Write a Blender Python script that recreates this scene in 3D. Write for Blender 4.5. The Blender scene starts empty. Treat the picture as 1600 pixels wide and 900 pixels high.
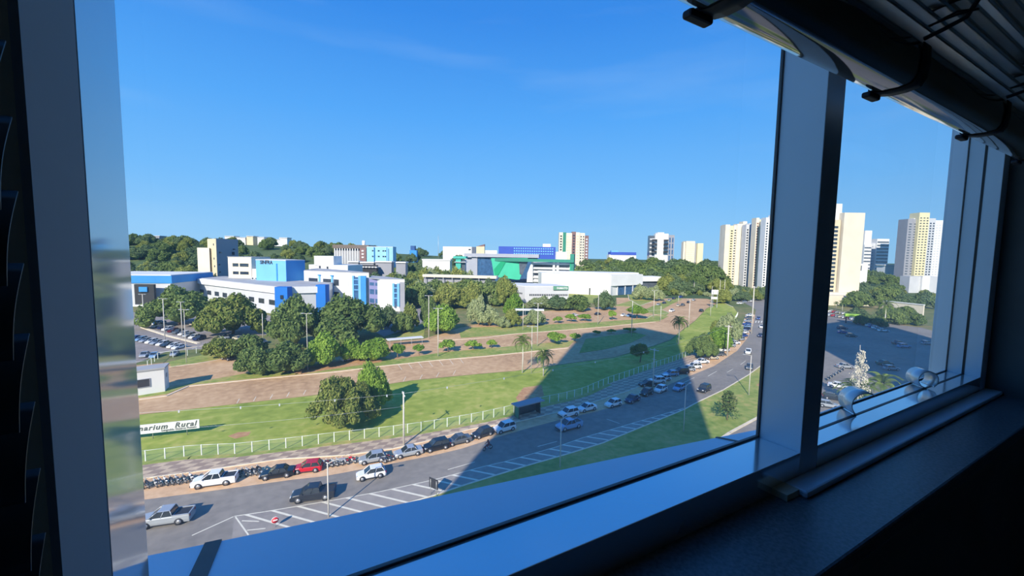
import bpy, bmesh, math, random
from mathutils import Vector, Matrix, noise
from mathutils.geometry import tessellate_polygon
from math import sin, cos, tan, atan, atan2, radians, pi, sqrt, hypot

SC = bpy.context.scene
COL = SC.collection
CAMZ = 32.0

# ------------------------------------------------------------------ camera
YAW, PITCH, ROLL, FPX = radians(29.3), atan(52 / 640.0), 0.0155, 640.0
_fw = Vector((sin(YAW) * cos(PITCH), cos(YAW) * cos(PITCH), -sin(PITCH)))
_r0 = Vector((cos(YAW), -sin(YAW), 0))
_u0 = _r0.cross(_fw)
_r = _r0 * cos(ROLL) + _u0 * sin(ROLL)
_u = _u0 * cos(ROLL) - _r0 * sin(ROLL)
cam = bpy.data.cameras.new('camera')
cam.sensor_width = 36.0
cam.lens = FPX / 1600.0 * 36.0
cam.clip_start = 0.02
cam.clip_end = 9000
camo = bpy.data.objects.new('camera', cam)
COL.objects.link(camo)
camo.matrix_world = Matrix(((_r.x, _u.x, -_fw.x, 0), (_r.y, _u.y, -_fw.y, 0), (_r.z, _u.z, -_fw.z, CAMZ), (0, 0, 0, 1)))
SC.camera = camo

# ------------------------------------------------------------------ world, sun, exposure
SC.view_settings.view_transform = 'Standard'
SC.view_settings.look = 'None'
SC.view_settings.gamma = 1.0
SC.view_settings.use_curve_mapping = False
SC.view_settings.exposure = 0.12
W = bpy.data.worlds.new('sky')
SC.world = W
W.use_nodes = True
nt = W.node_tree
nt.nodes.clear()
wo = nt.nodes.new('ShaderNodeOutputWorld')
wb = nt.nodes.new('ShaderNodeBackground')
tc = nt.nodes.new('ShaderNodeTexCoord')
sx = nt.nodes.new('ShaderNodeSeparateXYZ')
rp = nt.nodes.new('ShaderNodeValToRGB')
nt.links.new(tc.outputs['Generated'], sx.inputs[0])
nt.links.new(sx.outputs['Z'], rp.inputs[0])
cr = rp.color_ramp
SKY = [(0.0, (0.30, 0.60, 0.90)), (0.05, (0.26, 0.575, 0.93)), (0.16, (0.165, 0.49, 0.955)), (0.30, (0.088, 0.385, 0.93)),
       (0.48, (0.034, 0.25, 0.80)), (0.7, (0.024, 0.20, 0.70)), (1.0, (0.022, 0.18, 0.64))]
cr.elements[0].position = SKY[0][0]; cr.elements[0].color = (*SKY[0][1], 1)
cr.elements[1].position = SKY[-1][0]; cr.elements[1].color = (*SKY[-1][1], 1)
for p, c in SKY[1:-1]:
    e = cr.elements.new(p); e.color = (*c, 1)
# thin cirrus streaks
mp = nt.nodes.new('ShaderNodeMapping')
mp.inputs['Rotation'].default_value = (0.2, 0.5, 0.3)
mp.inputs['Scale'].default_value = (1.2, 1.2, 9.0)
nz = nt.nodes.new('ShaderNodeTexNoise')
nz.inputs['Scale'].default_value = 1.6
nz.inputs['Detail'].default_value = 5
mr = nt.nodes.new('ShaderNodeMapRange')
mr.inputs['From Min'].default_value = 0.52
mr.inputs['From Max'].default_value = 0.85
mr.inputs['To Max'].default_value = 0.16
mx = nt.nodes.new('ShaderNodeMixRGB')
mx.inputs['Color2'].default_value = (0.55, 0.75, 0.95, 1)
nt.links.new(tc.outputs['Generated'], mp.inputs[0])
nt.links.new(mp.outputs[0], nz.inputs['Vector'])
nt.links.new(nz.outputs['Fac'], mr.inputs[0])
nt.links.new(mr.outputs[0], mx.inputs['Fac'])
nt.links.new(rp.outputs[0], mx.inputs['Color1'])
nt.links.new(mx.outputs[0], wb.inputs['Color'])
wb.inputs['Strength'].default_value = 1.0
nt.links.new(wb.outputs[0], wo.inputs[0])

SUN_AZ, SUN_ALT = radians(47.7), radians(29.5)     # the sunlight travels toward this azimuth (from +Y to +X)
sl = bpy.data.lights.new('sun', 'SUN')
sl.energy = 5.8
sl.color = (1.0, 0.92, 0.78)
sl.angle = radians(0.55)
so = bpy.data.objects.new('sun', sl)
COL.objects.link(so)
sd = Vector((sin(SUN_AZ) * cos(SUN_ALT), cos(SUN_AZ) * cos(SUN_ALT), -sin(SUN_ALT)))
so.rotation_euler = sd.to_track_quat('-Z', 'Y').to_euler()
so.location = (-300, -300, 400)

# ------------------------------------------------------------------ measuring: where a sight line meets the ground or a given depth
_fh = Vector((sin(YAW), cos(YAW), 0))
def ray(px, py):
    return _fw + _r * ((px - 800) / FPX) - _u * ((py - 450) / FPX)
def gp(px, py, z=0.0):
    d = ray(px, py); t = (z - CAMZ) / d.z
    return Vector((d.x * t, d.y * t, z))
def at(px, py, D):
    d = ray(px, py); t = D / d.dot(_fh)
    return Vector((d.x * t, d.y * t, CAMZ + d.z * t))
def hor(px):
    return 398 + 0.0155 * (px - 800)
def col(px, D, py=None):
    p = at(px, hor(px) if py is None else py, D); return Vector((p.x, p.y, 0))
def zat(px, py, D):
    return at(px, py, D).z
def depth(px, py):
    return gp(px, py).dot(_fh)

# ------------------------------------------------------------------ materials
MATS = {}
def nmat(name, c, rough=0.6, metal=0.0, var=0.0, scale=1.0, c2=None, spec=0.5, bump=0.0, detail=4):
    if name in MATS: return MATS[name]
    m = bpy.data.materials.new(name); m.use_nodes = True
    t = m.node_tree; b = t.nodes['Principled BSDF']
    b.inputs['Roughness'].default_value = rough
    b.inputs['Metallic'].default_value = metal
    b.inputs['Specular IOR Level'].default_value = spec
    g = t.nodes.new('ShaderNodeNewGeometry'); n = t.nodes.new('ShaderNodeTexNoise')
    n.inputs['Scale'].default_value = scale; n.inputs['Detail'].default_value = detail
    t.links.new(g.outputs['Position'], n.inputs['Vector'])
    r = t.nodes.new('ShaderNodeValToRGB')
    r.color_ramp.elements[0].position = 0.35; r.color_ramp.elements[1].position = 0.65
    if c2 is None:
        c2 = tuple(min(1, x * (1 + var)) for x in c); c1 = tuple(x * (1 - var) for x in c)
    else: c1 = c
    r.color_ramp.elements[0].color = (*c1, 1); r.color_ramp.elements[1].color = (*c2, 1)
    t.links.new(n.outputs['Fac'], r.inputs[0]); t.links.new(r.outputs[0], b.inputs['Base Color'])
    if bump:
        bp = t.nodes.new('ShaderNodeBump'); bp.inputs['Strength'].default_value = bump
        t.links.new(n.outputs['Fac'], bp.inputs['Height']); t.links.new(bp.outputs[0], b.inputs['Normal'])
    MATS[name] = m; return m

def ground_mat(name, stops, s1, s2, rough=0.9):
    """two noise scales mixed into one colour ramp"""
    m = bpy.data.materials.new(name); m.use_nodes = True
    t = m.node_tree; b = t.nodes['Principled BSDF']; b.inputs['Roughness'].default_value = rough
    b.inputs['Specular IOR Level'].default_value = 0.2
    g = t.nodes.new('ShaderNodeNewGeometry')
    ns = []
    for s in (s1, s2):
        n = t.nodes.new('ShaderNodeTexNoise'); n.inputs['Scale'].default_value = s; n.inputs['Detail'].default_value = 6
        n.inputs['Roughness'].default_value = 0.6
        t.links.new(g.outputs['Position'], n.inputs['Vector']); ns.append(n)
    a = t.nodes.new('ShaderNodeMath'); a.operation = 'ADD'
    h = t.nodes.new('ShaderNodeMath'); h.operation = 'MULTIPLY'; h.inputs[1].default_value = 0.5
    t.links.new(ns[0].outputs['Fac'], a.inputs[0]); t.links.new(ns[1].outputs['Fac'], a.inputs[1]); t.links.new(a.outputs[0], h.inputs[0])
    r = t.nodes.new('ShaderNodeValToRGB'); e = r.color_ramp.elements
    e[0].position, e[0].color = stops[0][0], (*stops[0][1], 1)
    e[1].position, e[1].color = stops[-1][0], (*stops[-1][1], 1)
    for p, c in stops[1:-1]:
        k = e.new(p); k.color = (*c, 1)
    t.links.new(h.outputs[0], r.inputs[0]); t.links.new(r.outputs[0], b.inputs['Base Color'])
    MATS[name] = m; return m

def leaf_mat(name, c1, c2, trans=0.25):
    m = bpy.data.materials.new(name); m.use_nodes = True
    t = m.node_tree; t.nodes.clear()
    o = t.nodes.new('ShaderNodeOutputMaterial'); mix = t.nodes.new('ShaderNodeMixShader')
    d = t.nodes.new('ShaderNodeBsdfDiffuse'); tr = t.nodes.new('ShaderNodeBsdfTranslucent')
    g = t.nodes.new('ShaderNodeNewGeometry'); oi = t.nodes.new('ShaderNodeObjectInfo')
    a = t.nodes.new('ShaderNodeMath'); a.operation = 'MULTIPLY_ADD'; a.inputs[1].default_value = 0.65
    b = t.nodes.new('ShaderNodeMath'); b.operation = 'MULTIPLY'; b.inputs[1].default_value = 0.35
    r = t.nodes.new('ShaderNodeMixRGB'); r.inputs['Color1'].default_value = (*c1, 1); r.inputs['Color2'].default_value = (*c2, 1)
    t.links.new(oi.outputs['Random'], b.inputs[0]); t.links.new(g.outputs['Random Per Island'], a.inputs[0]); t.links.new(b.outputs[0], a.inputs[2])
    t.links.new(a.outputs[0], r.inputs['Fac'])
    t.links.new(r.outputs[0], d.inputs['Color']); t.links.new(r.outputs[0], tr.inputs['Color'])
    mix.inputs['Fac'].default_value = trans
    t.links.new(d.outputs[0], mix.inputs[1]); t.links.new(tr.outputs[0], mix.inputs[2]); t.links.new(mix.outputs[0], o.inputs[0])
    MATS[name] = m; return m

def glass_mat(name, lo=0.03, hi=0.35, tint=(1, 1, 1), dust=0.05):
    m = bpy.data.materials.new(name); m.use_nodes = True
    t = m.node_tree; t.nodes.clear()
    o = t.nodes.new('ShaderNodeOutputMaterial'); mix = t.nodes.new('ShaderNodeMixShader')
    tp = t.nodes.new('ShaderNodeBsdfTransparent'); tp.inputs['Color'].default_value = (*tint, 1)
    gl = t.nodes.new('ShaderNodeBsdfGlossy'); gl.inputs['Roughness'].default_value = 0.0
    lw = t.nodes.new('ShaderNodeLayerWeight'); lw.inputs['Blend'].default_value = 0.5
    pw = t.nodes.new('ShaderNodeMath'); pw.operation = 'POWER'; pw.inputs[1].default_value = 3.5
    mrg = t.nodes.new('ShaderNodeMapRange'); mrg.inputs['To Min'].default_value = lo; mrg.inputs['To Max'].default_value = hi
    t.links.new(lw.outputs['Facing'], pw.inputs[0]); t.links.new(pw.outputs[0], mrg.inputs[0])
    t.links.new(mrg.outputs[0], mix.inputs['Fac']); t.links.new(tp.outputs[0], mix.inputs[1]); t.links.new(gl.outputs[0], mix.inputs[2])
    # a film of dust on the pane scatters a little daylight
    du = t.nodes.new('ShaderNodeBsdfTranslucent'); du.inputs['Color'].default_value = (0.85, 0.85, 0.85, 1)
    m2 = t.nodes.new('ShaderNodeMixShader'); nz_ = t.nodes.new('ShaderNodeTexNoise'); nz_.inputs['Scale'].default_value = 5.0; nz_.inputs['Detail'].default_value = 5
    gm = t.nodes.new('ShaderNodeNewGeometry'); mr3 = t.nodes.new('ShaderNodeMapRange'); mr3.inputs['To Min'].default_value = dust * 0.7; mr3.inputs['To Max'].default_value = dust * 1.3
    t.links.new(gm.outputs['Position'], nz_.inputs['Vector']); t.links.new(nz_.outputs['Fac'], mr3.inputs[0]); t.links.new(mr3.outputs[0], m2.inputs['Fac'])
    t.links.new(mix.outputs[0], m2.inputs[1]); t.links.new(du.outputs[0], m2.inputs[2])
    t.links.new(m2.outputs[0], o.inputs[0]); MATS[name] = m; return m

def s2l(r, g, b):
    f = lambda v: (v / 255.0) / 12.92 if v <= 10 else ((v / 255.0 + 0.055) / 1.055) ** 2.4
    return (f(r), f(g), f(b))

M_frame = nmat('white_aluminium', (0.80, 0.82, 0.84), 0.13, 0.72, 0.03, 3.0, spec=0.6)
M_mull = nmat('satin_aluminium', (0.64, 0.74, 0.85), 0.34, 0.1, 0.03, 3.0, spec=0.5)  # blue of the sky light put into the pale metal's colour
M_reveal = nmat('matt_grey_trim', (0.40, 0.41, 0.44), 0.6, 0, 0.05, 3.0, spec=0.3)
M_jamb = nmat('mirror_aluminium', (0.66, 0.69, 0.73), 0.07, 0.45, 0.03, 3.0, spec=0.7)
M_gasket = nmat('black_rubber', (0.018, 0.02, 0.024), 0.5, 0, 0.2, 20)
M_pane = glass_mat('window_glass', 0.02, 0.30, dust=0.075)
M_pane2 = glass_mat('dusty_window_glass', 0.03, 0.30, dust=0.13)
M_stone = nmat('grey_granite', (0.12, 0.12, 0.13), 0.35, 0, 0.3, 160)
M_inwall = nmat('interior_plaster', (0.78, 0.78, 0.77), 0.8, 0, 0.1, 6)
M_shadewall = nmat('shaded_wall', (0.11, 0.125, 0.13), 0.8, 0, 0.1, 6)  # walls below the ledge and at right, room shade put into a darker colour
M_infloor = nmat('interior_floor', (0.66, 0.64, 0.60), 0.6, 0, 0.15, 8)
M_rail = nmat('polished_blind_rail', (0.30, 0.31, 0.34), 0.08, 0.8, 0.06, 6)
M_slat = nmat('aluminium_slat', (0.72, 0.73, 0.75), 0.20, 0.75, 0.06, 12)
M_slatdark = nmat('dark_slat', (0.05, 0.055, 0.065), 0.35, 0.2, 0.1, 9)
M_tape = nmat('dark_tape', (0.012, 0.014, 0.03), 0.6, 0, 0.2, 60)
M_pstrip = nmat('pale_plastic', (0.78, 0.80, 0.82), 0.22, 0.3, 0.05, 14)
M_facade = nmat('tower_facade', (0.45, 0.46, 0.48), 0.6, 0, 0.08, 0.4)
M_towerglass = nmat('tower_glass', (0.05, 0.07, 0.1), 0.1, 0.2, 0.2, 0.5)

M_base = ground_mat('rough_ground', [(0.35, s2l(80, 100, 55)), (0.5, s2l(120, 125, 75)), (0.65, s2l(160, 135, 100))], 0.02, 0.25)
M_lawn = ground_mat('lawn_grass', [(0.36, s2l(126, 143, 56)), (0.5, s2l(154, 166, 72)), (0.64, s2l(192, 184, 104))], 0.06, 0.45)
M_drygrass = ground_mat('dry_grass', [(0.36, s2l(110, 135, 58)), (0.5, s2l(148, 158, 82)), (0.64, s2l(188, 168, 105))], 0.08, 0.7)
M_dirt = ground_mat('worn_brown_paving', [(0.36, s2l(172, 136, 100)), (0.5, s2l(200, 163, 122)), (0.64, s2l(218, 183, 142))], 0.05, 0.6)
M_lane = ground_mat('tan_concrete', [(0.36, s2l(200, 162, 124)), (0.5, s2l(220, 182, 142)), (0.64, s2l(230, 196, 158))], 0.1, 0.9)
M_asphalt = ground_mat('grey_asphalt', [(0.36, s2l(126, 121, 114)), (0.5, s2l(140, 134, 126)), (0.64, s2l(154, 147, 137))], 0.06, 0.8)
M_lot = ground_mat('parking_asphalt', [(0.36, s2l(132, 124, 120)), (0.5, s2l(150, 142, 136)), (0.64, s2l(168, 158, 150))], 0.06, 0.8)
M_soil = ground_mat('bare_soil', [(0.36, s2l(165, 120, 85)), (0.5, s2l(190, 145, 105)), (0.64, s2l(200, 170, 125))], 0.2, 1.2)
M_paint = nmat('road_paint', s2l(226, 220, 200), 0.8, 0, 0.06, 2)
M_woodfloor = ground_mat('woodland_floor', [(0.36, s2l(64, 86, 54)), (0.5, s2l(82, 102, 62)), (0.64, s2l(110, 118, 76))], 0.03, 0.3)  # lightened, distance haze put into the ground colour
M_asph2 = ground_mat('worn_asphalt', [(0.36, s2l(142, 136, 130)), (0.5, s2l(156, 149, 141)), (0.64, s2l(168, 160, 150))], 0.1, 0.9)
M_kerb = nmat('pale_kerb', s2l(225, 210, 185), 0.85, 0, 0.08, 1)
M_pole = nmat('concrete_pole', s2l(205, 200, 190), 0.8, 0, 0.06, 2)
M_steel = nmat('grey_steel', s2l(185, 188, 190), 0.4, 0.4, 0.05, 2)
M_fence = nmat('white_fence_paint', s2l(225, 232, 225), 0.6, 0, 0.04, 2)
M_bark = nmat('bark', s2l(130, 108, 85), 0.9, 0, 0.25, 3)
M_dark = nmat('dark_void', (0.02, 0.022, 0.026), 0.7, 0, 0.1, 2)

# ------------------------------------------------------------------ mesh helpers
def link(name, me, parent=None, loc=None, rz=0.0, scale=None):
    o = bpy.data.objects.new(name, me)
    COL.objects.link(o)
    if parent is not None: o.parent = parent
    if loc is not None: o.location = loc
    if rz: o.rotation_euler = (0, 0, rz)
    if scale is not None: o.scale = scale
    return o
def tag(o, label, cat, group=None, kind=None):
    o['label'] = label; o['category'] = cat
    if group: o['group'] = group
    if kind: o['kind'] = kind
    return o
def empty(name, loc=(0, 0, 0), rz=0.0):
    o = link(name, None, None, loc, rz); o.empty_display_size = 0.2; return o
class MB:
    """collects plain shapes with material slots, builds one mesh"""
    def __init__(s): s.v = []; s.f = []; s.m = []; s.mats = []; s.sm = []
    def slot(s, m):
        if m not in s.mats: s.mats.append(m)
        return s.mats.index(m)
    def add(s, verts, faces, mat, smooth=False):
        o = len(s.v); k = s.slot(mat); s.v += [tuple(v) for v in verts]
        for f in faces: s.f.append([i + o for i in f]); s.m.append(k); s.sm.append(smooth)
        return s
    def prism(s, poly, z0, z1, mat, top=None):
        n = len(poly); vs = [(p[0], p[1], z0) for p in poly]
        ts = poly if top is None else top
        zz = z1 if hasattr(z1, '__len__') else [z1] * n
        vs += [(p[0], p[1], z) for p, z in zip(ts, zz)]
        a = sum(poly[i][0] * poly[(i + 1) % n][1] - poly[(i + 1) % n][0] * poly[i][1] for i in range(n))
        fs = [list(range(n))[::-1], list(range(n, 2 * n))] + [[i, (i + 1) % n, n + (i + 1) % n, n + i] for i in range(n)]
        if a < 0: fs = [f[::-1] for f in fs]
        return s.add(vs, fs, mat)
    def box(s, x0, x1, y0, y1, z0, z1, mat):
        return s.prism([(x0, y0), (x1, y0), (x1, y1), (x0, y1)], z0, z1, mat)
    def obox(s, c, ux, hx, uy, hy, z0, z1, mat):
        """box about c with ground axes ux, uy (unit vectors) and half sizes"""
        c = Vector((c[0], c[1])); a = Vector((ux[0], ux[1])) * hx; b = Vector((uy[0], uy[1])) * hy
        return s.prism([c - a - b, c + a - b, c + a + b, c - a + b], z0, z1, mat)
    def tube(s, pts, r, mat, n=8, r2=None, cap=True):
        pts = [Vector(p) for p in pts]; m = len(pts); vs = []
        for i, p in enumerate(pts):
            d = (pts[min(i + 1, m - 1)] - pts[max(i - 1, 0)]).normalized()
            a = d.orthogonal().normalized() if abs(d.z) < 0.95 else Vector((1, 0, 0))
            a = (a - d * a.dot(d)).normalized(); b = d.cross(a)
            rr = r if r2 is None else r + (r2 - r) * i / max(1, m - 1)
            vs += [p + (a * cos(2 * pi * k / n) + b * sin(2 * pi * k / n)) * rr for k in range(n)]
        fs = [[i * n + k, i * n + (k + 1) % n, (i + 1) * n + (k + 1) % n, (i + 1) * n + k] for i in range(m - 1) for k in range(n)]
        if cap: fs += [list(range(n))[::-1], [(m - 1) * n + k for k in range(n)]]
        return s.add(vs, fs, mat, True)
    def disc(s, c, r, axis, th, mat, n=14):
        """short cylinder about c along axis"""
        a = Vector(axis).normalized() * th / 2; c = Vector(c)
        return s.tube([c - a, c + a], r, mat, n)
    def ball(s, c, r, mat, seg=10, ring=6):
        c = Vector(c); r = Vector(r) if hasattr(r, '__len__') else Vector((r, r, r)); vs = []; fs = []
        for i in range(ring + 1):
            t = pi * i / ring
            for k in range(seg):
                p = 2 * pi * k / seg; vs.append((c.x + r.x * sin(t) * cos(p), c.y + r.y * sin(t) * sin(p), c.z - r.z * cos(t)))
        for i in range(ring):
            for k in range(seg): fs.append([i * seg + k, i * seg + (k + 1) % seg, (i + 1) * seg + (k + 1) % seg, (i + 1) * seg + k])
        return s.add(vs, fs, mat, True)
    def mesh(s, name):
        me = bpy.data.meshes.new(name)
        me.from_pydata(s.v, [], s.f)
        for m in s.mats: me.materials.append(m)
        me.polygons.foreach_set('material_index', s.m)
        me.polygons.foreach_set('use_smooth', s.sm)
        me.update(); return me
    def build(s, name, parent=None, loc=None, rz=0.0):
        return link(name, s.mesh(name), parent, loc, rz)
def bevel(o, w, seg=2):
    md = o.modifiers.new('bevel', 'BEVEL'); md.width = w; md.segments = seg; md.limit_method = 'ANGLE'; return o
def struct(mb, name, parent=None):
    o = mb.build(name, parent)
    if parent is None: o['kind'] = 'structure'
    return o

_sl = [0]
def slab(name, pix, z, mat, th=0.5):
    """a paved or planted area: outline given by sight lines on level ground, top at z"""
    if name == 'grass_verge': _sl[0] += 1; z += 0.006 * _sl[0]
    pts = [gp(*p) for p in pix]
    me = bpy.data.meshes.new(name); bm = bmesh.new()
    vs = [bm.verts.new((p.x, p.y, z)) for p in pts]
    for tri in tessellate_polygon([[Vector((p.x, p.y, 0)) for p in pts]]):
        try: bm.faces.new([vs[i] for i in tri])
        except ValueError: pass
    bm.normal_update()
    for q in bm.faces:
        if q.normal.z < 0: q.normal_flip()
    e = [k for k in bm.edges if k.is_boundary]
    r = bmesh.ops.extrude_edge_only(bm, edges=e)
    for v in r['geom']:
        if isinstance(v, bmesh.types.BMVert): v.co.z = z - th
    bm.to_mesh(me); bm.free(); me.materials.append(mat)
    o = link(name, me); o['kind'] = 'structure'; return o
def ribbon(mb, pts, w, z0, z1, mat):
    """low kerb-like strip along ground points"""
    pts = [Vector((p[0], p[1])) for p in pts]
    for i in range(len(pts) - 1):
        a, b = pts[i], pts[i + 1]; d = (b - a)
        if d.length < 1e-4: continue
        d.normalize(); n = Vector((-d.y, d.x)) * w / 2
        mb.prism([a - n, b + d * w * 0.3 - n, b + d * w * 0.3 + n, a + n], z0, z1, mat)
def along(pts, step, start=0.0):
    """points every step metres along a ground polyline, with the local heading"""
    pts = [Vector((p[0], p[1])) for p in pts]; out = []; need = start
    for i in range(len(pts) - 1):
        a, b = pts[i], pts[i + 1]; L = (b - a).length; d = (b - a) / max(L, 1e-6)
        while need <= L:
            out.append((a + d * need, d)); need += step
        need -= L
    return out

# ================================================================== THE ROOM AND ITS WINDOW
HS = 0.375                      # camera height above the window frame's sill
YI, YG, YO = 0.3926, 0.473, 0.505   # inner face of the frame, glass, outer edge of the frame
XL, XM0, XM1, XR = -0.116, 0.868, 0.934, 1.981
ZS = CAMZ - HS                  # top of the bottom frame
ZL = CAMZ - 0.432               # stone ledge
ZT = CAMZ + 0.62                # underside of the window head
ZF, ZC = CAMZ - 1.45, CAMZ + 1.15
XRW = 2.04

# walls of the room (the window wall, the side walls, the back wall)
mb = MB(); mb.box(-3.0, XRW, 0.262, 0.47, ZF, ZL - 0.03, M_shadewall); mb.box(-3.0, XRW, 0.393, 0.47, ZT + 0.05, ZC, M_inwall)
mb.box(-3.0, -0.175, 0.393, 0.47, ZL - 0.03, ZT + 0.05, M_inwall)
struct(mb, 'wall_front')
mb = MB(); mb.box(XRW, XRW + 0.15, -4.0, 0.5, ZF, ZC, M_shadewall); struct(mb, 'wall_right')
mb = MB(); mb.box(-3.15, -3.0, -4.0, 0.47, ZF, ZC, M_inwall); struct(mb, 'wall_left')
mb = MB(); mb.box(-3.15, XRW + 0.15, -4.15, -4.0, ZF, ZC, M_inwall); struct(mb, 'wall_back')
mb = MB(); mb.box(-3.15, XRW + 0.15, -4.15, 0.47, ZF - 0.1, ZF, M_infloor); struct(mb, 'floor')
mb = MB(); mb.box(-3.15, XRW + 0.15, -4.15, 0.47, ZC, ZC + 0.1, M_inwall); struct(mb, 'ceiling')

# stone ledge
o = bevel(struct(MB().box(-3.0, XRW, 0.251, 0.44, ZL - 0.03, ZL, M_stone), 'trim_1'), 0.004); o['label'] = 'dark grey stone ledge below the window frame'

# window_1: fixed left light; window_2: opening right light
w1 = empty('window_1', (0, 0, 0)); w1['kind'] = 'structure'; w1['label'] = 'wide fixed left window with glossy pale aluminium frame'
w2 = empty('window_2', (0, 0, 0)); w2['kind'] = 'structure'; w2['label'] = 'smaller right window with double grooved pale frame'
ZB = ZL - 0.02
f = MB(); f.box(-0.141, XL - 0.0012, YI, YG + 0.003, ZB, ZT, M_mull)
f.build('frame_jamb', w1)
f = MB(); f.prism([(XL - 0.0004, YI), (-0.1275, 0.353), (-0.141, 0.353), (-0.141, YI)], ZB, ZT, M_reveal); f.build('inner_reveal', w1)     # matt trim between the frame and the room
f = MB(); f.box(XL - 0.0012, XL, YI + 0.0008, YG + 0.003, ZB, ZT, M_jamb); f.build('reveal_plate', w1)
f = MB(); f.prism([(-0.1318, 0.353), (-0.146, 0.349), (-0.146, YG), (-0.1318, YG)], ZB, ZT, M_kerb); f.build('frame_strip', w1)
f = MB(); f.box(-0.1318, -0.1275, 0.360, YG, ZB, ZT, M_gasket); f.build('frame_groove', w1)
f = MB(); f.box(-0.175, -0.146, YI + 0.004, YG, ZB, ZT, M_inwall); f.build('frame_edge', w1)
f = MB(); f.box(XL, XM0, YI, YG + 0.004, ZB, ZS, M_frame); bevel(f.build('frame_sill', w1), 0.0012)
f = MB(); f.box(XL, XM0, YI, YO, ZT, ZT + 0.05, M_frame); f.build('frame_head', w1)
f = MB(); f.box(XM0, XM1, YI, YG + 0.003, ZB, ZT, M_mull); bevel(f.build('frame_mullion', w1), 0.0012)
f = MB(); f.box(0.775, 0.815, 0.366, YI, ZL, ZL + 0.012, M_kerb); f.build('frame_foot', w1)
g = MB()
g.box(XL, XM0, YG - 0.0015, YG + 0.0045, ZS, ZS + 0.0035, M_gasket)
g.box(XM0 - 0.003, XM0, YG - 0.0015, YG + 0.0045, ZS, ZT, M_gasket)
g.build('gasket', w1)
p = MB(); p.add([(XL, YG, ZS), (XM0, YG, ZS), (XM0, YG, ZT), (XL, YG, ZT)], [[0, 1, 2, 3]], M_pane); p.build('pane', w1)

f = MB(); f.box(XM1, XR, YI, YG + 0.004, ZB, ZS, M_frame); bevel(f.build('frame_sill', w2), 0.0012)
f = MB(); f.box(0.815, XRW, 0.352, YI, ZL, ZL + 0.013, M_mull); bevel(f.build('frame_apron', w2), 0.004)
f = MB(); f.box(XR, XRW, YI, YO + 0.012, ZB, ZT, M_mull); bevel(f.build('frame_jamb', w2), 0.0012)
f = MB(); f.box(XM1, XR, YI, YO, ZT, ZT + 0.05, M_frame); f.build('frame_head', w2)
g = MB()
YGR = 0.4335
g.box(XM1, XR, YGR - 0.003, YGR + 0.003, ZS, ZS + 0.001, M_gasket)
g.box(XR - 0.001, XR, YGR - 0.003, YGR + 0.003, ZS, ZT, M_gasket)
g.box(XM1, XR, YG - 0.0012, YG + 0.002, ZS, ZS + 0.003, M_gasket)
g.box(XR - 0.003, XR, YG - 0.0012, YG + 0.002, ZS, ZT, M_gasket)
g.build('gasket', w2)
p = MB(); p.add([(XM1, YG, ZS), (XR, YG, ZS), (XR, YG, ZT), (XM1, YG, ZT)], [[0, 1, 2, 3]], M_pane2); p.build('pane', w2)

# outer metal ledge, its width tapering to the right, with two dark sealed joints
edge = [(-0.5, 0.68), (-0.082, 0.621), (0.198, 0.585), (0.59, 0.539), (0.786, 0.513), (0.913, 0.495), (1.0, 0.484), (2.0, 0.482)]
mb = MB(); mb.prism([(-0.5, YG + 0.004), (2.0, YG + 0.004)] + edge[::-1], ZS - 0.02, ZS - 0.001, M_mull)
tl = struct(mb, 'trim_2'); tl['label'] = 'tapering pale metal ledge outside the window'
mb = MB(); mb.prism([(-0.112, YG + 0.02), (-0.092, YG + 0.02), (-0.078, 0.6215), (-0.096, 0.6235)], ZS - 0.012, ZS + 0.001, M_gasket); mb.build('sealed_joint', tl)
mb = MB(); mb.prism([(0.806, YG + 0.006), (0.812, YG + 0.006), (0.790, 0.5135), (0.784, 0.5145)], ZS - 0.012, ZS + 0.0005, M_gasket); mb.build('sealed_joint', tl)

# two bent strips standing on the right window's sill
def bent_strip(name, cx, cy, r, a0, a1, wid, label, rz=0.0):
    mb = MB(); n = 22; th = 0.0022; vs = []; fs = []
    for i in range(n + 1):
        a = radians(a0 + (a1 - a0) * i / n)
        for (rr, yy) in ((r, -wid / 2), (r, wid / 2), (r - th, wid / 2), (r - th, -wid / 2)):
            vs.append((-cos(a) * rr , yy, sin(a) * rr))
    for i in range(n):
        for k in range(4): fs.append([i * 4 + k, i * 4 + (k + 1) % 4, (i + 1) * 4 + (k + 1) % 4, (i + 1) * 4 + k])
    fs += [[3, 2, 1, 0], [n * 4 + k for k in range(4)]]
    mb.add(vs, fs, M_pstrip, True)
    zmin = min(v[2] for v in mb.v)
    o = mb.build(name, None, (cx, cy, ZS + 0.001 - zmin), rz)
    tag(o, label, 'plastic strip', 'bent strips on the right window sill'); return o
bent_strip('bent_strip', 1.2334, 0.438, 0.032, -50, 125, 0.055, 'bent pale strip curling open over the sill, nearer the thick mullion', radians(-40))
bent_strip('bent_strip', 1.663, 0.446, 0.026, -85, 235, 0.050, 'bent pale strip closed into a round hoop, nearer the far window jamb', radians(-40))

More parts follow.
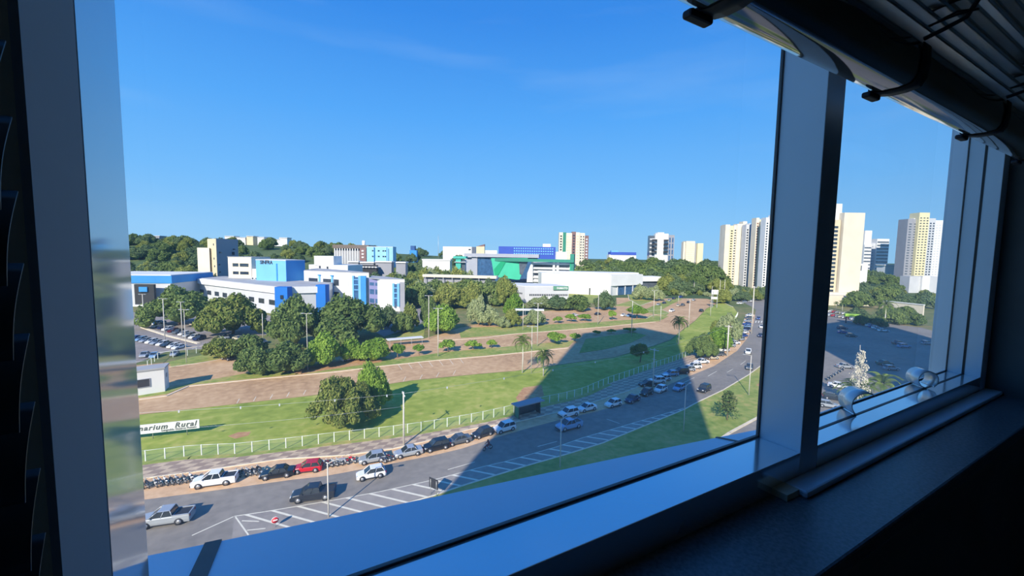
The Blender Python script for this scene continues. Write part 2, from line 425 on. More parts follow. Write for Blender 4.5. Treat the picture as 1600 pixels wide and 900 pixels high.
# raised venetian blind over the window
vb = empty('venetian_blind', (0.9, 0.315, CAMZ + 0.29))
tag(vb, 'raised silver venetian blind stacked above the window with dark ladder tapes', 'blind')
def child(mb, name, root, smooth=None):
    o = mb.build(name, root); o.location = -Vector(root.location); return o
BX0, BX1 = -0.05, 1.965
prof = [(0.345, 0.297), (0.341, 0.2935), (0.325, 0.2895), (0.305, 0.289), (0.290, 0.2925), (0.284, 0.302), (0.281, 0.325), (0.282, 0.350), (0.290, 0.362), (0.32, 0.366), (0.342, 0.362), (0.346, 0.345)]
mb = MB(); n = len(prof)
vs = [(x, y, CAMZ + z) for x in (BX0, BX1) for y, z in prof]
mb.add(vs, [[k, (k + 1) % n, n + (k + 1) % n, n + k] for k in range(n)], M_rail, True)
mb.add(vs, [list(range(n))[::-1], [n + k for k in range(n)]], M_rail)
child(mb, 'bottom_rail', vb)
rnd = random.Random(3)
slatme = MB(); ns = 8; vs = []; fs = []
for x in (BX0, BX1):
    for k in range(ns + 1):
        u = k / ns; vs.append((x, -0.027 + 0.054 * u, 0.006 * sin(pi * u)))
    for k in range(ns + 1):
        u = 1 - k / ns; vs.append((x, -0.027 + 0.054 * u, 0.006 * sin(pi * u) + 0.0009))
q = 2 * (ns + 1)
slatme.add(vs, [[k, (k + 1) % q, q + (k + 1) % q, q + k] for k in range(q)], M_slat, True)
sm = slatme.mesh('slat')
for i in range(16):
    o = link('slat', sm, vb)
    o.location = Vector((0, 0.305 - 0.004 * (i % 3) - 0.006 * i, CAMZ + 0.374 + i * 0.0125)) - vb.location
    o.rotation_euler = (radians(-2 + 5 * (rnd.random() - .5)), 0, 0.003 * (rnd.random() - .5))
mb = MB(); mb.box(BX0, BX1, 0.27, 0.34, CAMZ + 0.60, CAMZ + 0.64, M_rail); child(mb, 'head_rail', vb)
for tx in (0.455, 0.925, 1.40, 1.87):
    mb = MB(); t = 0.0016; w = 0.016
    pr = [(0.350, 0.345), (0.3485, 0.297), (0.342, 0.2915), (0.325, 0.2875), (0.305, 0.287), (0.288, 0.2905), (0.2815, 0.302), (0.2785, 0.325), (0.2795, 0.352)]
    vs = []; fs = []
    for (y, z) in pr: vs += [(tx - w, y, CAMZ + z), (tx + w, y, CAMZ + z)]
    for k in range(len(pr) - 1): fs.append([2 * k, 2 * k + 1, 2 * k + 3, 2 * k + 2])
    mb.add(vs, fs, M_tape, True)
    so_ = child(mb, 'ladder_tape', vb); md = so_.modifiers.new('solid', 'SOLIDIFY'); md.thickness = 0.0012
    mb = MB(); mb.box(tx - 0.030, tx + 0.012, 0.339, 0.353, CAMZ + 0.2835, CAMZ + 0.293, M_tape); bevel(child(mb, 'tape_clip', vb), 0.003)
    # the slack ladder cords hang out as loops beside the stacked slats
    mb = MB()
    zt = CAMZ + 0.37
    mb.tube([(tx, 0.262, zt + 0.21), (tx, 0.226, zt + 0.14), (tx, 0.222, zt + 0.08), (tx, 0.224, zt + 0.03), (tx, 0.238, zt + 0.004), (tx, 0.262, zt - 0.003), (tx, 0.285, zt - 0.008)], 0.0036, M_tape, 8)
    for k in range(9):
        z = zt + 0.006 + k * 0.022
        for s in (-1, 1):
            mb.tube([(tx + s * 0.001, 0.226, z + 0.004), (tx + 0.004 * s, 0.25, z + 0.009 + 0.004 * s), (tx + 0.002 * s, 0.285 - 0.006 * k * .3, z + 0.003)], 0.0019, M_tape, 6)
    child(mb, 'ladder_cord', vb)

# lowered dark blind at the left edge, its slats closed and seen end-on
vb2 = empty('venetian_blind', (-0.6, 0.335, CAMZ - 0.43))
tag(vb2, 'lowered dark venetian blind with closed overlapping slats left of the frame', 'blind')
mb = MB(); vs = []; q = 10
for x in (-1.0, -0.1288):
    for k in range(q + 1):
        u = k / q; vs.append((x, -0.004 * sin(pi * u) + 0.018 * u - 0.009, -0.026 + 0.052 * u))
m1 = q + 1
mb.add(vs, [[k, k + 1, m1 + k + 1, m1 + k] for k in range(q)], M_slatdark, True)
sm2 = mb.mesh('slat')
for i in range(25):
    o = link('slat', sm2, vb2); o.location = Vector((0, 0.332, CAMZ - 0.40 + i * 0.0405)) - vb2.location
    md = o.modifiers.new('solid', 'SOLIDIFY'); md.thickness = 0.001
mb = MB(); mb.box(-1.0, -0.13, 0.315, 0.36, CAMZ + 0.61, CAMZ + 0.65, M_slatdark); child(mb, 'head_rail', vb2)

# ================================================================== OUR OWN TOWER (throws the long shadow)
FY = 0.47
tw = empty('wall_tower', (0, 0, 0)); tw['kind'] = 'structure'
def tower_block(name, x0, x1, y0, y1, z0, z1):
    mb = MB(); mb.box(x0, x1, y0, y1, z0, z1, M_facade)
    z = z0 + 1.2
    while z < z1 - 2:
        mb.box(x0 + 0.4, x1 - 0.4, y1 - 0.05, y1 + 0.03, z, z + 1.6, M_towerglass); z += 3.2
    mb.build(name, tw)
tower_block('tower_block', -36.5, -3.3, -19.0, FY, 0, 110.5)
tower_block('lower_block', -3.3, 6.0, -9.0, FY, 0, ZF - 0.15)
tower_block('upper_block', -3.3, 6.0, -9.0, FY, ZC + 0.15, 42.0)
mb = MB(); mb.box(XRW + 0.16, 6.0, -9.0, FY, ZF - 0.15, ZC + 0.15, M_facade); mb.box(-3.3, 6.0, -9.0, -4.2, ZF - 0.15, ZC + 0.15, M_facade); mb.build('side_block', tw)
t2 = empty('wall_neighbour', (0, 0, 0)); t2['kind'] = 'structure'
mb = MB(); mb.box(90, 146, -20, 0.6, 0, 84, M_facade); mb.build('tower_block', t2)

# ================================================================== GROUND
def terrain(x, y):
    p = Vector((x, y, 0)); D = p.dot(_fh); L = p.dot(Vector((cos(YAW), -sin(YAW), 0)))
    if D < 300: return 0.0
    a = L / D                                    # left is negative
    zm = 42 if a < -0.62 else (42 + (a + 0.62) / 0.45 * -15 if a < -0.17 else (27 - (a + 0.17) / 0.6 * 5 if a < 0.43 else max(8, 22 - (a - 0.43) * 60)))
    s = min(1, max(0, (D - 330) / 370.0)); s = s * s * (3 - 2 * s)
    return zm * s
def tz(v): return terrain(v[0], v[1])
mb = MB(); rows = []
DS = [-140, 0, 100, 200, 300, 340, 380, 420, 470, 520, 580, 640, 700, 800, 1000, 1500, 2500, 4500]
NA = 40
for D in DS:
    for k in range(NA + 1):
        Lr = -1.9 + 3.8 * k / NA
        L = Lr * max(D, 300)
        p = _fh * D + Vector((cos(YAW), -sin(YAW), 0)) * L
        rows.append((p.x, p.y, terrain(p.x, p.y) if D < 900 else terrain(p.x, p.y) * max(0, 1 - (D - 800) / 1500.0)))
n = NA + 1
for k in range(NA):
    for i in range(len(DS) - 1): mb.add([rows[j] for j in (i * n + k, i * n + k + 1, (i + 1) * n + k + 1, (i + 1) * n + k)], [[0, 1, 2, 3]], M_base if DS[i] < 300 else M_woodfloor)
struct(mb, 'ground')

def ext(p0, p1, x):                                # extend a line of sight to another pixel column
    t = (x - p0[0]) / (p1[0] - p0[0]); return (x, p0[1] + (p1[1] - p0[1]) * t)
FENCE = [ext((227, 722), (300, 713), 60), (227, 722), (300, 713), (371, 710), (458, 700), (520, 692), (599, 683), (653, 675.5), (704, 667), (751, 658), (794, 648), (847, 633),
         (881, 626), (913, 617), (949, 600.5), (980, 590), (996, 584), (1026, 574), (1056, 564), (1075, 556), (1100, 546), (1124, 530), (1143, 510), (1153, 492)]
ROADTOP = [ext((232, 780), (332, 767), 60), (232, 780), (332, 767), (454, 750), (508, 744), (600, 727), (680, 711), (722, 701), (775, 684), (830, 668), (880, 655), (932, 643), (980, 630), (1020, 612), (1064, 593),
           (1116, 572), (1152, 548), (1168, 528), (1177, 508), (1180, 492)]
LANETOP = [ext((227, 748), (305, 738), 60), (227, 748), (305, 738), (440, 718), (540, 712), (613, 702), (680, 687), (735, 671), (807, 660), (871, 645), (930, 628), (980, 612), (1030, 592), (1060, 578), (1090, 564), (1120, 550),
           (1145, 530), (1160, 508), (1166, 492)]
HATCHA = [(366, 807), (413, 800), (520, 782), (591, 769), (680, 749.5), (756, 729), (787, 722), (871, 698), (911, 684), (956, 671), (1000, 658), (1068, 638)]
HATCHB = [(360, 866), (520, 820), (684, 773), (729, 758), (822, 729), (891, 709), (942, 693), (1000, 669), (1068, 641)]
LAWNTOP = [(1153, 490), (1146, 480), (1134, 474), (1122, 474), (1104, 483), (1086, 502), (1066, 517), (1048, 532), (1022, 541), (990, 551), (960, 559), (900, 567), (808, 580), (748, 585), (646, 595), (486, 619), (350, 634), (216, 649), (60, 668)]

slab('asphalt_street', ROADTOP + [(1181, 484), (1172, 478), (1160, 472), (1130, 468), (1150, 463), (1196, 466), (1240, 478), (1300, 489), (1345, 500), (1440, 512), (1600, 560), (1600, 700), (1300, 860), (900, 895), (500, 895), (60, 895)], 0.03, M_asphalt)
slab('street', [(1168, 474), (1196, 478), (1190, 463), (1178, 455), (1160, 449), (1150, 450), (1165, 457), (1172, 464)], 0.05, M_asphalt)
slab('parking_lane', LANETOP + ROADTOP[::-1], 0.05, M_lane)
walk_pix = FENCE[:21] + LANETOP[:16][::-1]
# chequered mosaic pavement
m = bpy.data.materials.new('mosaic_pavement'); m.use_nodes = True; t = m.node_tree; b = t.nodes['Principled BSDF']; b.inputs['Roughness'].default_value = 0.9
g_ = t.nodes.new('ShaderNodeNewGeometry'); mp_ = t.nodes.new('ShaderNodeMapping'); mp_.inputs['Rotation'].default_value = (0, 0, radians(27)); mp_.inputs['Scale'].default_value = (0.75, 1.25, 1)
ck = t.nodes.new('ShaderNodeTexChecker'); ck.inputs['Scale'].default_value = 0.8
ck.inputs['Color1'].default_value = (*s2l(216, 192, 160), 1); ck.inputs['Color2'].default_value = (*s2l(156, 134, 116), 1)
nn = t.nodes.new('ShaderNodeTexNoise'); nn.inputs['Scale'].default_value = 0.8; nn.inputs['Detail'].default_value = 5
mm = t.nodes.new('ShaderNodeMixRGB'); mm.inputs['Color2'].default_value = (*s2l(160, 140, 124), 1)
mr_ = t.nodes.new('ShaderNodeMapRange'); mr_.inputs['From Min'].default_value = 0.3; mr_.inputs['From Max'].default_value = 0.8
t.links.new(g_.outputs['Position'], mp_.inputs[0]); t.links.new(mp_.outputs[0], ck.inputs['Vector']); t.links.new(g_.outputs['Position'], nn.inputs['Vector'])
t.links.new(nn.outputs['Fac'], mr_.inputs[0]); t.links.new(mr_.outputs[0], mm.inputs['Fac']); t.links.new(ck.outputs['Color'], mm.inputs['Color1']); t.links.new(mm.outputs[0], b.inputs['Base Color'])
slab('sidewalk', walk_pix, 0.14, m)
slab('brown_roadway', [(60, 668), (216, 648), (486, 618), (646, 594), (748, 584), (808, 579), (900, 566), (960, 558), (1021, 540), (1047, 531), (1065, 516), (1086, 501), (1104, 482), (1122, 473), (1112, 469), (1085, 461),
     (1058, 459), (1034, 462), (1000, 478), (985, 470), (975, 456), (962, 458), (964, 476), (930, 480), (850, 486), (780, 500), (720, 512), (660, 530), (560, 537), (380, 553), (264, 566), (60, 585)], 0.02, M_dirt)
slab('lawn', FENCE + LAWNTOP, 0.06, M_lawn)
slab('grass_verge', [(60, 645), (216, 622), (260, 616), (294, 602), (400, 591), (520, 580), (610, 570), (686, 562), (760, 555.5), (808, 551), (888, 542), (898, 532), (880, 534), (790, 542), (690, 551), (620, 562), (580, 558), (500, 568), (400, 581), (310, 597), (270, 606), (216, 612), (60, 635)], 0.07, M_drygrass)
slab('grass_verge', [(720, 528), (718, 520), (736, 512), (800, 510), (928, 504), (1010, 498), (1022, 502), (946, 510), (792, 523)], 0.07, M_drygrass)
slab('grass_verge', [(614, 531), (650, 511), (664, 514), (662, 528)], 0.07, M_drygrass)
slab('grass_verge', [(268, 574), (372, 556), (376, 548), (330, 552), (262, 566)], 0.07, M_drygrass)
slab('grass_verge', [(958, 478), (998, 480), (1040, 462), (1060, 457), (1010, 455), (980, 456), (986, 470)], 0.07, M_drygrass)
slab('grass_verge', [(1000, 487), (1040, 494), (1046, 489), (1034, 484), (1052, 474), (1066, 468), (1060, 466), (1040, 470)], 0.07, M_drygrass)
slab('grass_verge', [(1005, 503), (1030, 502), (1045, 494), (1015, 493)], 0.07, M_drygrass)
slab('grass_verge', [(888, 458), (956, 456), (956, 470), (930, 474), (885, 466)], 0.07, M_drygrass)
slab('grass_verge', [(945, 546), (905, 552), (915, 530), (990, 520), (1010, 524), (985, 536)], 0.07, M_drygrass)
slab('grass_median', HATCHB[2:] + [(1090, 629), (1130, 610), (1170, 586), (1198, 565), (1236, 540), (1262, 560), (1262, 600), (1230, 626), (1188, 651), (1140, 677), (1100, 705), (1000, 760), (860, 812), (690, 850), (640, 800)], 0.1, M_drygrass)
slab('parking_ground', [(60, 590), (204, 571), (262, 549), (318, 545), (350, 530), (430, 522), (440, 500), (400, 486), (300, 486), (205, 488), (60, 492)], 0.04, M_lot)
slab('parking_ground', [(600, 526), (655, 508), (690, 470), (760, 462), (800, 470), (800, 440), (640, 438), (632, 470), (560, 505)], 0.04, M_lot)
slab('soil_patch', [(806, 622), (818, 606), (846, 602), (850, 618), (836, 630), (812, 632)], 0.075, M_soil)
slab('soil_patch', [(356, 682), (372, 676), (392, 675), (388, 681), (368, 686)], 0.075, M_soil)
slab('soil_patch', [(440, 581), (480, 574), (510, 567), (540, 563), (600, 561), (596, 566), (540, 574), (470, 585)], 0.08, M_soil)
slab('soil_patch', [(1182, 603), (1192, 592), (1200, 596), (1196, 606)], 0.11, M_soil)
# grass fringe between fence and pavement
fl = [gp(*p) for p in FENCE]
mb = MB()
for i in range(14):
    a, b2 = fl[i], fl[i + 1]; d = (b2 - a).normalized(); nr = Vector((d.y, -d.x, 0))
    mb.prism([(a + nr * 0.1)[:2], (b2 + nr * 0.1)[:2], (b2 + nr * 1.2)[:2], (a + nr * 1.25)[:2]][::-1], 0.1, 0.16, M_drygrass)
o = mb.build('grass_fringe'); tag(o, 'yellowish grass fringe along the foot of the white fence', 'grass', kind='stuff')

# kerbs
kb = empty('kerb', (0, 0, 0)); kb['kind'] = 'structure'; kb['label'] = 'pale kerbstones edging streets and lawns'
for nm, pix, w, h in (('kerb_line', LANETOP, 0.22, 0.16), ('kerb_line', [(60, 648), (216, 625), (260, 619), (294, 604), (400, 593), (520, 582), (610, 571), (686, 563), (760, 557), (808, 552), (888, 544)], 0.4, 0.14),
                      ('kerb_line', [(264, 574), (310, 568), (372, 557)], 0.35, 0.14), ('kerb_line', [(684, 533), (760, 528), (792, 523), (946, 511), (1024, 503)], 0.35, 0.14),
                      ('kerb_line', [(1100, 705), (1140, 677), (1188, 651), (1230, 626)], 0.5, 0.2), ('kerb_line', HATCHB[2:] + [(1090, 629), (1130, 610), (1170, 586), (1198, 565)], 0.3, 0.15),
                      ('kerb_line', [(1010, 498), (1022, 492), (1046, 489), (1034, 484), (1000, 487)], 0.35, 0.13), ('kerb_line', [(980, 456), (983, 468), (1000, 478), (1044, 462)], 0.5, 0.15),
                      ('kerb_line', [(1145, 480), (1120, 468), (1090, 456)], 0.5, 0.2), ('kerb_line', [(222, 512), (262, 525), (310, 537)], 1.1, 0.3), ('kerb_line', [(294, 506), (322, 513)], 0.8, 0.3),
                      ('kerb_line', [(270, 546), (318, 541)], 0.3, 0.15)):
    mb = MB(); ribbon(mb, [gp(*p) for p in pix], w, 0.0, h, M_kerb); mb.build(nm, kb)
# painted markings
rm = empty('road_marking', (0, 0, 0)); rm['kind'] = 'structure'; rm['label'] = 'white painted lines and hatching on the asphalt'
ga, gb = [gp(*p) for p in HATCHA], [gp(*p) for p in HATCHB]
mb = MB(); ribbon(mb, ga, 0.14, 0.025, 0.036, M_paint); mb.build('edge_line', rm)
mb = MB(); ribbon(mb, gb[1:], 0.14, 0.025, 0.105, M_paint); mb.build('edge_line', rm)
def onto(pts, p, d):                                # where a ray from p along d crosses a polyline
    for i in range(len(pts) - 1):
        a, b = pts[i].to_2d(), pts[i + 1].to_2d(); e = b - a
        den = d.x * e.y - d.y * e.x
        if abs(den) < 1e-9: continue
        s = ((a.x - p.x) * e.y - (a.y - p.y) * e.x) / den; u = ((a.x - p.x) * d.y - (a.y - p.y) * d.x) / den
        if s > 0 and 0 <= u <= 1: return p + d * s
    return None
sdir = (gp(630, 795).to_2d() - gp(554.5, 776.5).to_2d()).normalized()
for p, d in along(ga, 2.85, 1.2):
    q = onto(gb, p, sdir)
    if q is None or (q - p).length > 18: continue
    w = d * 0.24
    mb = MB(); mb.prism([p - w, p + w, q + w, q - w], 0.026, 0.038, M_paint); mb.build('hatch_stripe', rm)
for (a, b) in (((1068, 598), (1085, 590)), ((1106, 588), (1120, 580)), ((1136, 582), (1145, 577)), ((1157, 570), (1165, 564)), ((840, 698), (870, 690)), ((948, 655), (968, 662)), ((742, 722), (700, 734))):
    mb = MB(); ribbon(mb, [gp(*a), gp(*b)], 0.13, 0.026, 0.037, M_paint); mb.build('lane_dash', rm)
for (a, b) in (((300, 837), (364, 808)), ((368, 808), (388, 836)), ((378, 814), (404, 815)), ((386, 829), (414, 826))):
    mb = MB(); ribbon(mb, [gp(*a), gp(*b)], 0.16, 0.026, 0.037, M_paint); mb.build('hatch_stripe', rm)
for k in range(7):
    a = gp(1176 + 4.5 * k, 503.5 - 0.1 * k)
    mb = MB(); ribbon(mb, [gp(1176 + 4.5 * k, 504.5), gp(1177 + 4.5 * k, 501.5)], 0.5, 0.026, 0.037, M_paint); mb.build('crossing_stripe', rm)
# parking bay ticks on the brown roadway
for k in range(14):
    x = 370 + 26 * k
    y = 633 - (x - 350) * (633 - 592) / 310.0
    mb = MB(); ribbon(mb, [gp(x, y), gp(x + 4, y - 7)], 0.12, 0.0, 0.028, M_paint); mb.build('bay_line', rm)
for k in range(7):
    x = 622 + 16 * k; y = 570 - (x - 610) * 0.105
    mb = MB(); ribbon(mb, [gp(x, y + 1), gp(x + 6, y + 9)], 0.12, 0.0, 0.028, M_paint); mb.build('bay_line', rm)

slab('hatched_strip', HATCHA + HATCHB[::-1], 0.032, M_asph2)
# long wire-mesh fence
mesh_m = bpy.data.materials.new('wire_mesh'); mesh_m.use_nodes = True; t = mesh_m.node_tree; t.nodes.clear()
o_ = t.nodes.new('ShaderNodeOutputMaterial'); mix = t.nodes.new('ShaderNodeMixShader'); tp = t.nodes.new('ShaderNodeBsdfTransparent'); df = t.nodes.new('ShaderNodeBsdfDiffuse')
df.inputs['Color'].default_value = (*s2l(170, 200, 175), 1); mix.inputs['Fac'].default_value = 0.13
t.links.new(tp.outputs[0], mix.inputs[1]); t.links.new(df.outputs[0], mix.inputs[2]); t.links.new(mix.outputs[0], o_.inputs[0])
fn = empty('mesh_fence', fl[1]); tag(fn, 'long white post and wire mesh fence between lawn and chequered pavement', 'fence')
FH = 1.8
pm = MB().box(-0.06, 0.06, -0.06, 0.06, 0, FH, M_fence).mesh('post')
pts = along(fl, 2.4, 0.2)
for i, (p, d) in enumerate(pts):
    o = link('post', pm, fn, Vector((p.x, p.y, 0.05)) - fn.location, atan2(d.y, d.x))
    if i + 1 < len(pts):
        q = pts[i + 1][0]
        mb = MB(); mb.add([(p.x, p.y, 0.1), (q.x, q.y, 0.1), (q.x, q.y, FH), (p.x, p.y, FH)], [[0, 1, 2, 3]], mesh_m); child(mb, 'mesh_panel', fn)
        mb = MB(); mb.tube([(p.x, p.y, FH), (q.x, q.y, FH)], 0.03, M_fence, 5); child(mb, 'top_rail', fn)

# ================================================================== VEHICLES
M_tyre = nmat('tyre_rubber', (0.02, 0.02, 0.022), 0.8, 0, 0.2, 10)
M_hub = nmat('wheel_hub', (0.5, 0.51, 0.53), 0.3, 0.6, 0.08, 20)
M_cglass = nmat('car_glass', (0.03, 0.04, 0.05), 0.06, 0.0, 0.1, 2, spec=0.8)
M_hlamp = nmat('headlamp', (0.75, 0.78, 0.8), 0.15, 0.2, 0.05, 9)
M_tlamp = nmat('tail_lamp', (0.35, 0.02, 0.02), 0.2, 0, 0.1, 9)
M_trim = nmat('bumper_plastic', (0.03, 0.03, 0.035), 0.6, 0, 0.1, 6)
PAINT = {}
def paint(n):
    if n not in PAINT:
        c = dict(white=(235, 236, 236), silver=(172, 178, 184), grey=(98, 104, 110), dark=(38, 42, 50), black=(22, 24, 28), red=(190, 22, 40), blue=(40, 70, 140), navy=(34, 44, 84), maroon=(100, 30, 38), green=(70, 105, 95), beige=(196, 186, 165), lightblue=(130, 165, 200))[n]
        PAINT[n] = nmat('paint_' + n, s2l(*c), 0.22, 0.25 if n in ('silver', 'grey') else 0.0, 0.03, 2, spec=0.6)
    return PAINT[n]
CT = {  # length, width, height, belt, hood front z, nose z, deck z; greenhouse base rear/front x, roof rear/front x
    'hatch': (3.95, 1.70, 1.50, 0.92, 0.86, 0.70, 0.95, -1.82, 0.95, -1.45, 0.15),
    'sedan': (4.40, 1.74, 1.48, 0.92, 0.86, 0.68, 0.98, -1.45, 1.05, -0.85, 0.20),
    'suv': (4.30, 1.80, 1.66, 1.02, 0.98, 0.80, 1.06, -2.0, 1.05, -1.70, 0.30),
    'pickup': (5.25, 1.86, 1.78, 1.10, 1.06, 0.86, 1.08, -0.95, 1.50, -0.72, 0.55),
}
def car_meshes(kind, pm):
    L, Wd, H, belt, hood, nose, deck, gr, gf, rr, rf = CT[kind]
    h = L / 2; w = Wd / 2; zb = 0.24
    body = MB()
    # lower body stations: x, top z, half width
    st = [(-h, deck - 0.28, w * 0.86), (-h + 0.10, deck - 0.02, w * 0.94), (gr, belt if kind != 'sedan' else deck, w), (gf, hood + 0.03, w), (h - 0.35, hood - 0.08, w * 0.96), (h - 0.08, nose, w * 0.88), (h, nose - 0.18, w * 0.78)]
    if kind == 'pickup':
        st = [(-h, 1.0, w * 0.94), (-h + 0.06, 1.08, w * 0.97), (gr, 1.10, w)] + st[3:]
    vs = []; fs = []
    for x, zt, ww in st:
        vs += [(x, -ww * 0.93, zb), (x, -ww, 0.55), (x, -ww * 0.985, zt - 0.10), (x, -ww * 0.90, zt), (x, ww * 0.90, zt), (x, ww * 0.985, zt - 0.10), (x, ww, 0.55), (x, ww * 0.93, zb)]
    n = 8
    for i in range(len(st) - 1):
        for k in range(n): fs.append([i * n + k, (i + 1) * n + k, (i + 1) * n + (k + 1) % n, i * n + (k + 1) % n])
    fs += [list(range(n)), [(len(st) - 1) * n + k for k in range(n)][::-1]]
    body.add(vs, fs, pm)
    # roof skin and pillars
    wr = w * 0.82
    zr = H
    body.add([(rr, -wr, zr - 0.03), (rf, -wr, zr - 0.03), (rf, wr, zr - 0.03), (rr, wr, zr - 0.03), (rr + 0.1, -wr * 0.9, zr), (rf - 0.12, -wr * 0.9, zr), (rf - 0.12, wr * 0.9, zr), (rr + 0.1, wr * 0.9, zr)],
             [[0, 1, 5, 4], [1, 2, 6, 5], [2, 3, 7, 6], [3, 0, 4, 7], [4, 5, 6, 7]], pm)
    for s in (-1, 1):
        for (xb, xt) in ((gf, rf), (gr, rr), ((gf + gr) / 2 - 0.1, (rf + rr) / 2 - 0.02)):
            body.tube([(xb, s * w * 0.91, belt - 0.04), (xt, s * wr * 1.0, zr - 0.03)], 0.045, pm, 5)
    if kind == 'pickup':      # cargo bed
        body.box(-h + 0.12, gr - 0.08, -w * 0.80, w * 0.80, 1.095, 1.115, M_trim)
        body.box(-h + 0.05, gr, -w * 0.97, -w * 0.84, 1.05, 1.20, pm); body.box(-h + 0.05, gr, w * 0.84, w * 0.97, 1.05, 1.20, pm); body.box(-h, -h + 0.1, -w * 0.95, w * 0.95, 0.9, 1.20, pm)
    for s in (-1, 1):          # wheel arches, sills
        for x in (h * 0.62, -h * 0.60): body.disc((x, s * w * 0.97, 0.36), 0.40 if kind != 'pickup' else 0.44, (0, 1, 0), 0.09, M_trim, 14)
        body.box(-h * 0.5, h * 0.5, s * w * 0.95 - 0.03, s * w * 0.95 + 0.03, 0.2, 0.32, M_trim)
    gl = MB(); wb = w * 0.90
    gl.add([(gr, -wb, belt - 0.05), (gf, -wb, belt - 0.05), (gf, wb, belt - 0.05), (gr, wb, belt - 0.05), (rr, -wr, zr - 0.035), (rf, -wr, zr - 0.035), (rf, wr, zr - 0.035), (rr, wr, zr - 0.035)],
           [[0, 1, 5, 4], [1, 2, 6, 5], [2, 3, 7, 6], [3, 0, 4, 7], [4, 5, 6, 7]], M_cglass)
    wh = MB(); R = 0.32 if kind != 'pickup' else 0.38
    wh.disc((0, 0, 0), R, (0, 1, 0), 0.2, M_tyre, 16); wh.disc((0, 0, 0), R * 0.66, (0, 1, 0), 0.225, M_hub, 12)
    hl = MB().box(-0.09, 0.06, -0.17, 0.17, -0.08, 0.08, M_hlamp); tl = MB().box(-0.05, 0.05, -0.12, 0.12, -0.13, 0.13, M_tlamp)
    bp = MB().box(-0.10, 0.05, -w * 0.84, w * 0.84, -0.12, 0.12, M_trim if kind in ('pickup', 'suv') else pm)
    mr_ = MB().ball((0, 0, 0), (0.1, 0.09, 0.07), pm, 6, 4)
    return body, gl, wh, hl, tl, bp, mr_, R
CARC = {}
def car(px, py, heading, kind, pn, label, group=None, name='car', detail=True):
    p = gp(px, py, 0.05)
    key = (kind, pn)
    L, Wd = CT[kind][:2]
    if key not in CARC:
        b, gl, wh, hl, tl, bp, mi, R = car_meshes(kind, paint(pn))
        d = dict(body=b.mesh('body'), windows=gl.mesh('windows'), wheel=wh.mesh('wheel'), headlamp=hl.mesh('headlamp'), tail_lamp=tl.mesh('tail_lamp'), bumper=bp.mesh('bumper'), mirror=mi.mesh('mirror'), R=R)
        allm = MB()
        for mbx, off in ((b, (0, 0, 0)), (gl, (0, 0, 0))):
            for k, f in enumerate(mbx.f): pass
        a = MB()
        def merge(src, off):
            o = len(a.v); a.v += [(v[0] + off[0], v[1] + off[1], v[2] + off[2]) for v in src.v]
            for f, mi_, sm_ in zip(src.f, src.m, src.sm): a.f.append([i + o for i in f]); a.m.append(a.slot(src.mats[mi_])); a.sm.append(sm_)
        merge(b, (0, 0, 0)); merge(gl, (0, 0, 0))
        for s in (-1, 1):
            for x in (L * 0.31, -L * 0.30): merge(wh, (x, s * (Wd / 2 - 0.09), R))
        d['whole'] = a.mesh('car'); CARC[key] = d
    d = CARC[key]; R = d['R']
    if not detail:
        o = link(name, d['whole'], None, p, heading); tag(o, label, 'car', group); return o
    r = empty(name, p, heading); tag(r, label, 'car' if kind != 'pickup' else 'pickup truck', group)
    link('body', d['body'], r); link('windows', d['windows'], r)
    nz_ = CT[kind][5]
    for s in (-1, 1):
        for x in (L * 0.31, -L * 0.30): link('wheel', d['wheel'], r, (x, s * (Wd / 2 - 0.09), R))
        link('headlamp', d['headlamp'], r, (L / 2 - 0.08, s * Wd * 0.33, nz_ - 0.06)); link('tail_lamp', d['tail_lamp'], r, (-L / 2 + 0.03, s * Wd * 0.36, nz_ + 0.05))
        link('mirror', d['mirror'], r, (CT[kind][8] - 0.35, s * (Wd / 2 + 0.04), CT[kind][3] + 0.05))
    link('bumper', d['bumper'], r, (L / 2 - 0.02, 0, 0.42)); link('bumper', d['bumper'], r, (-L / 2 + 0.06, 0, 0.46), pi)
    return r

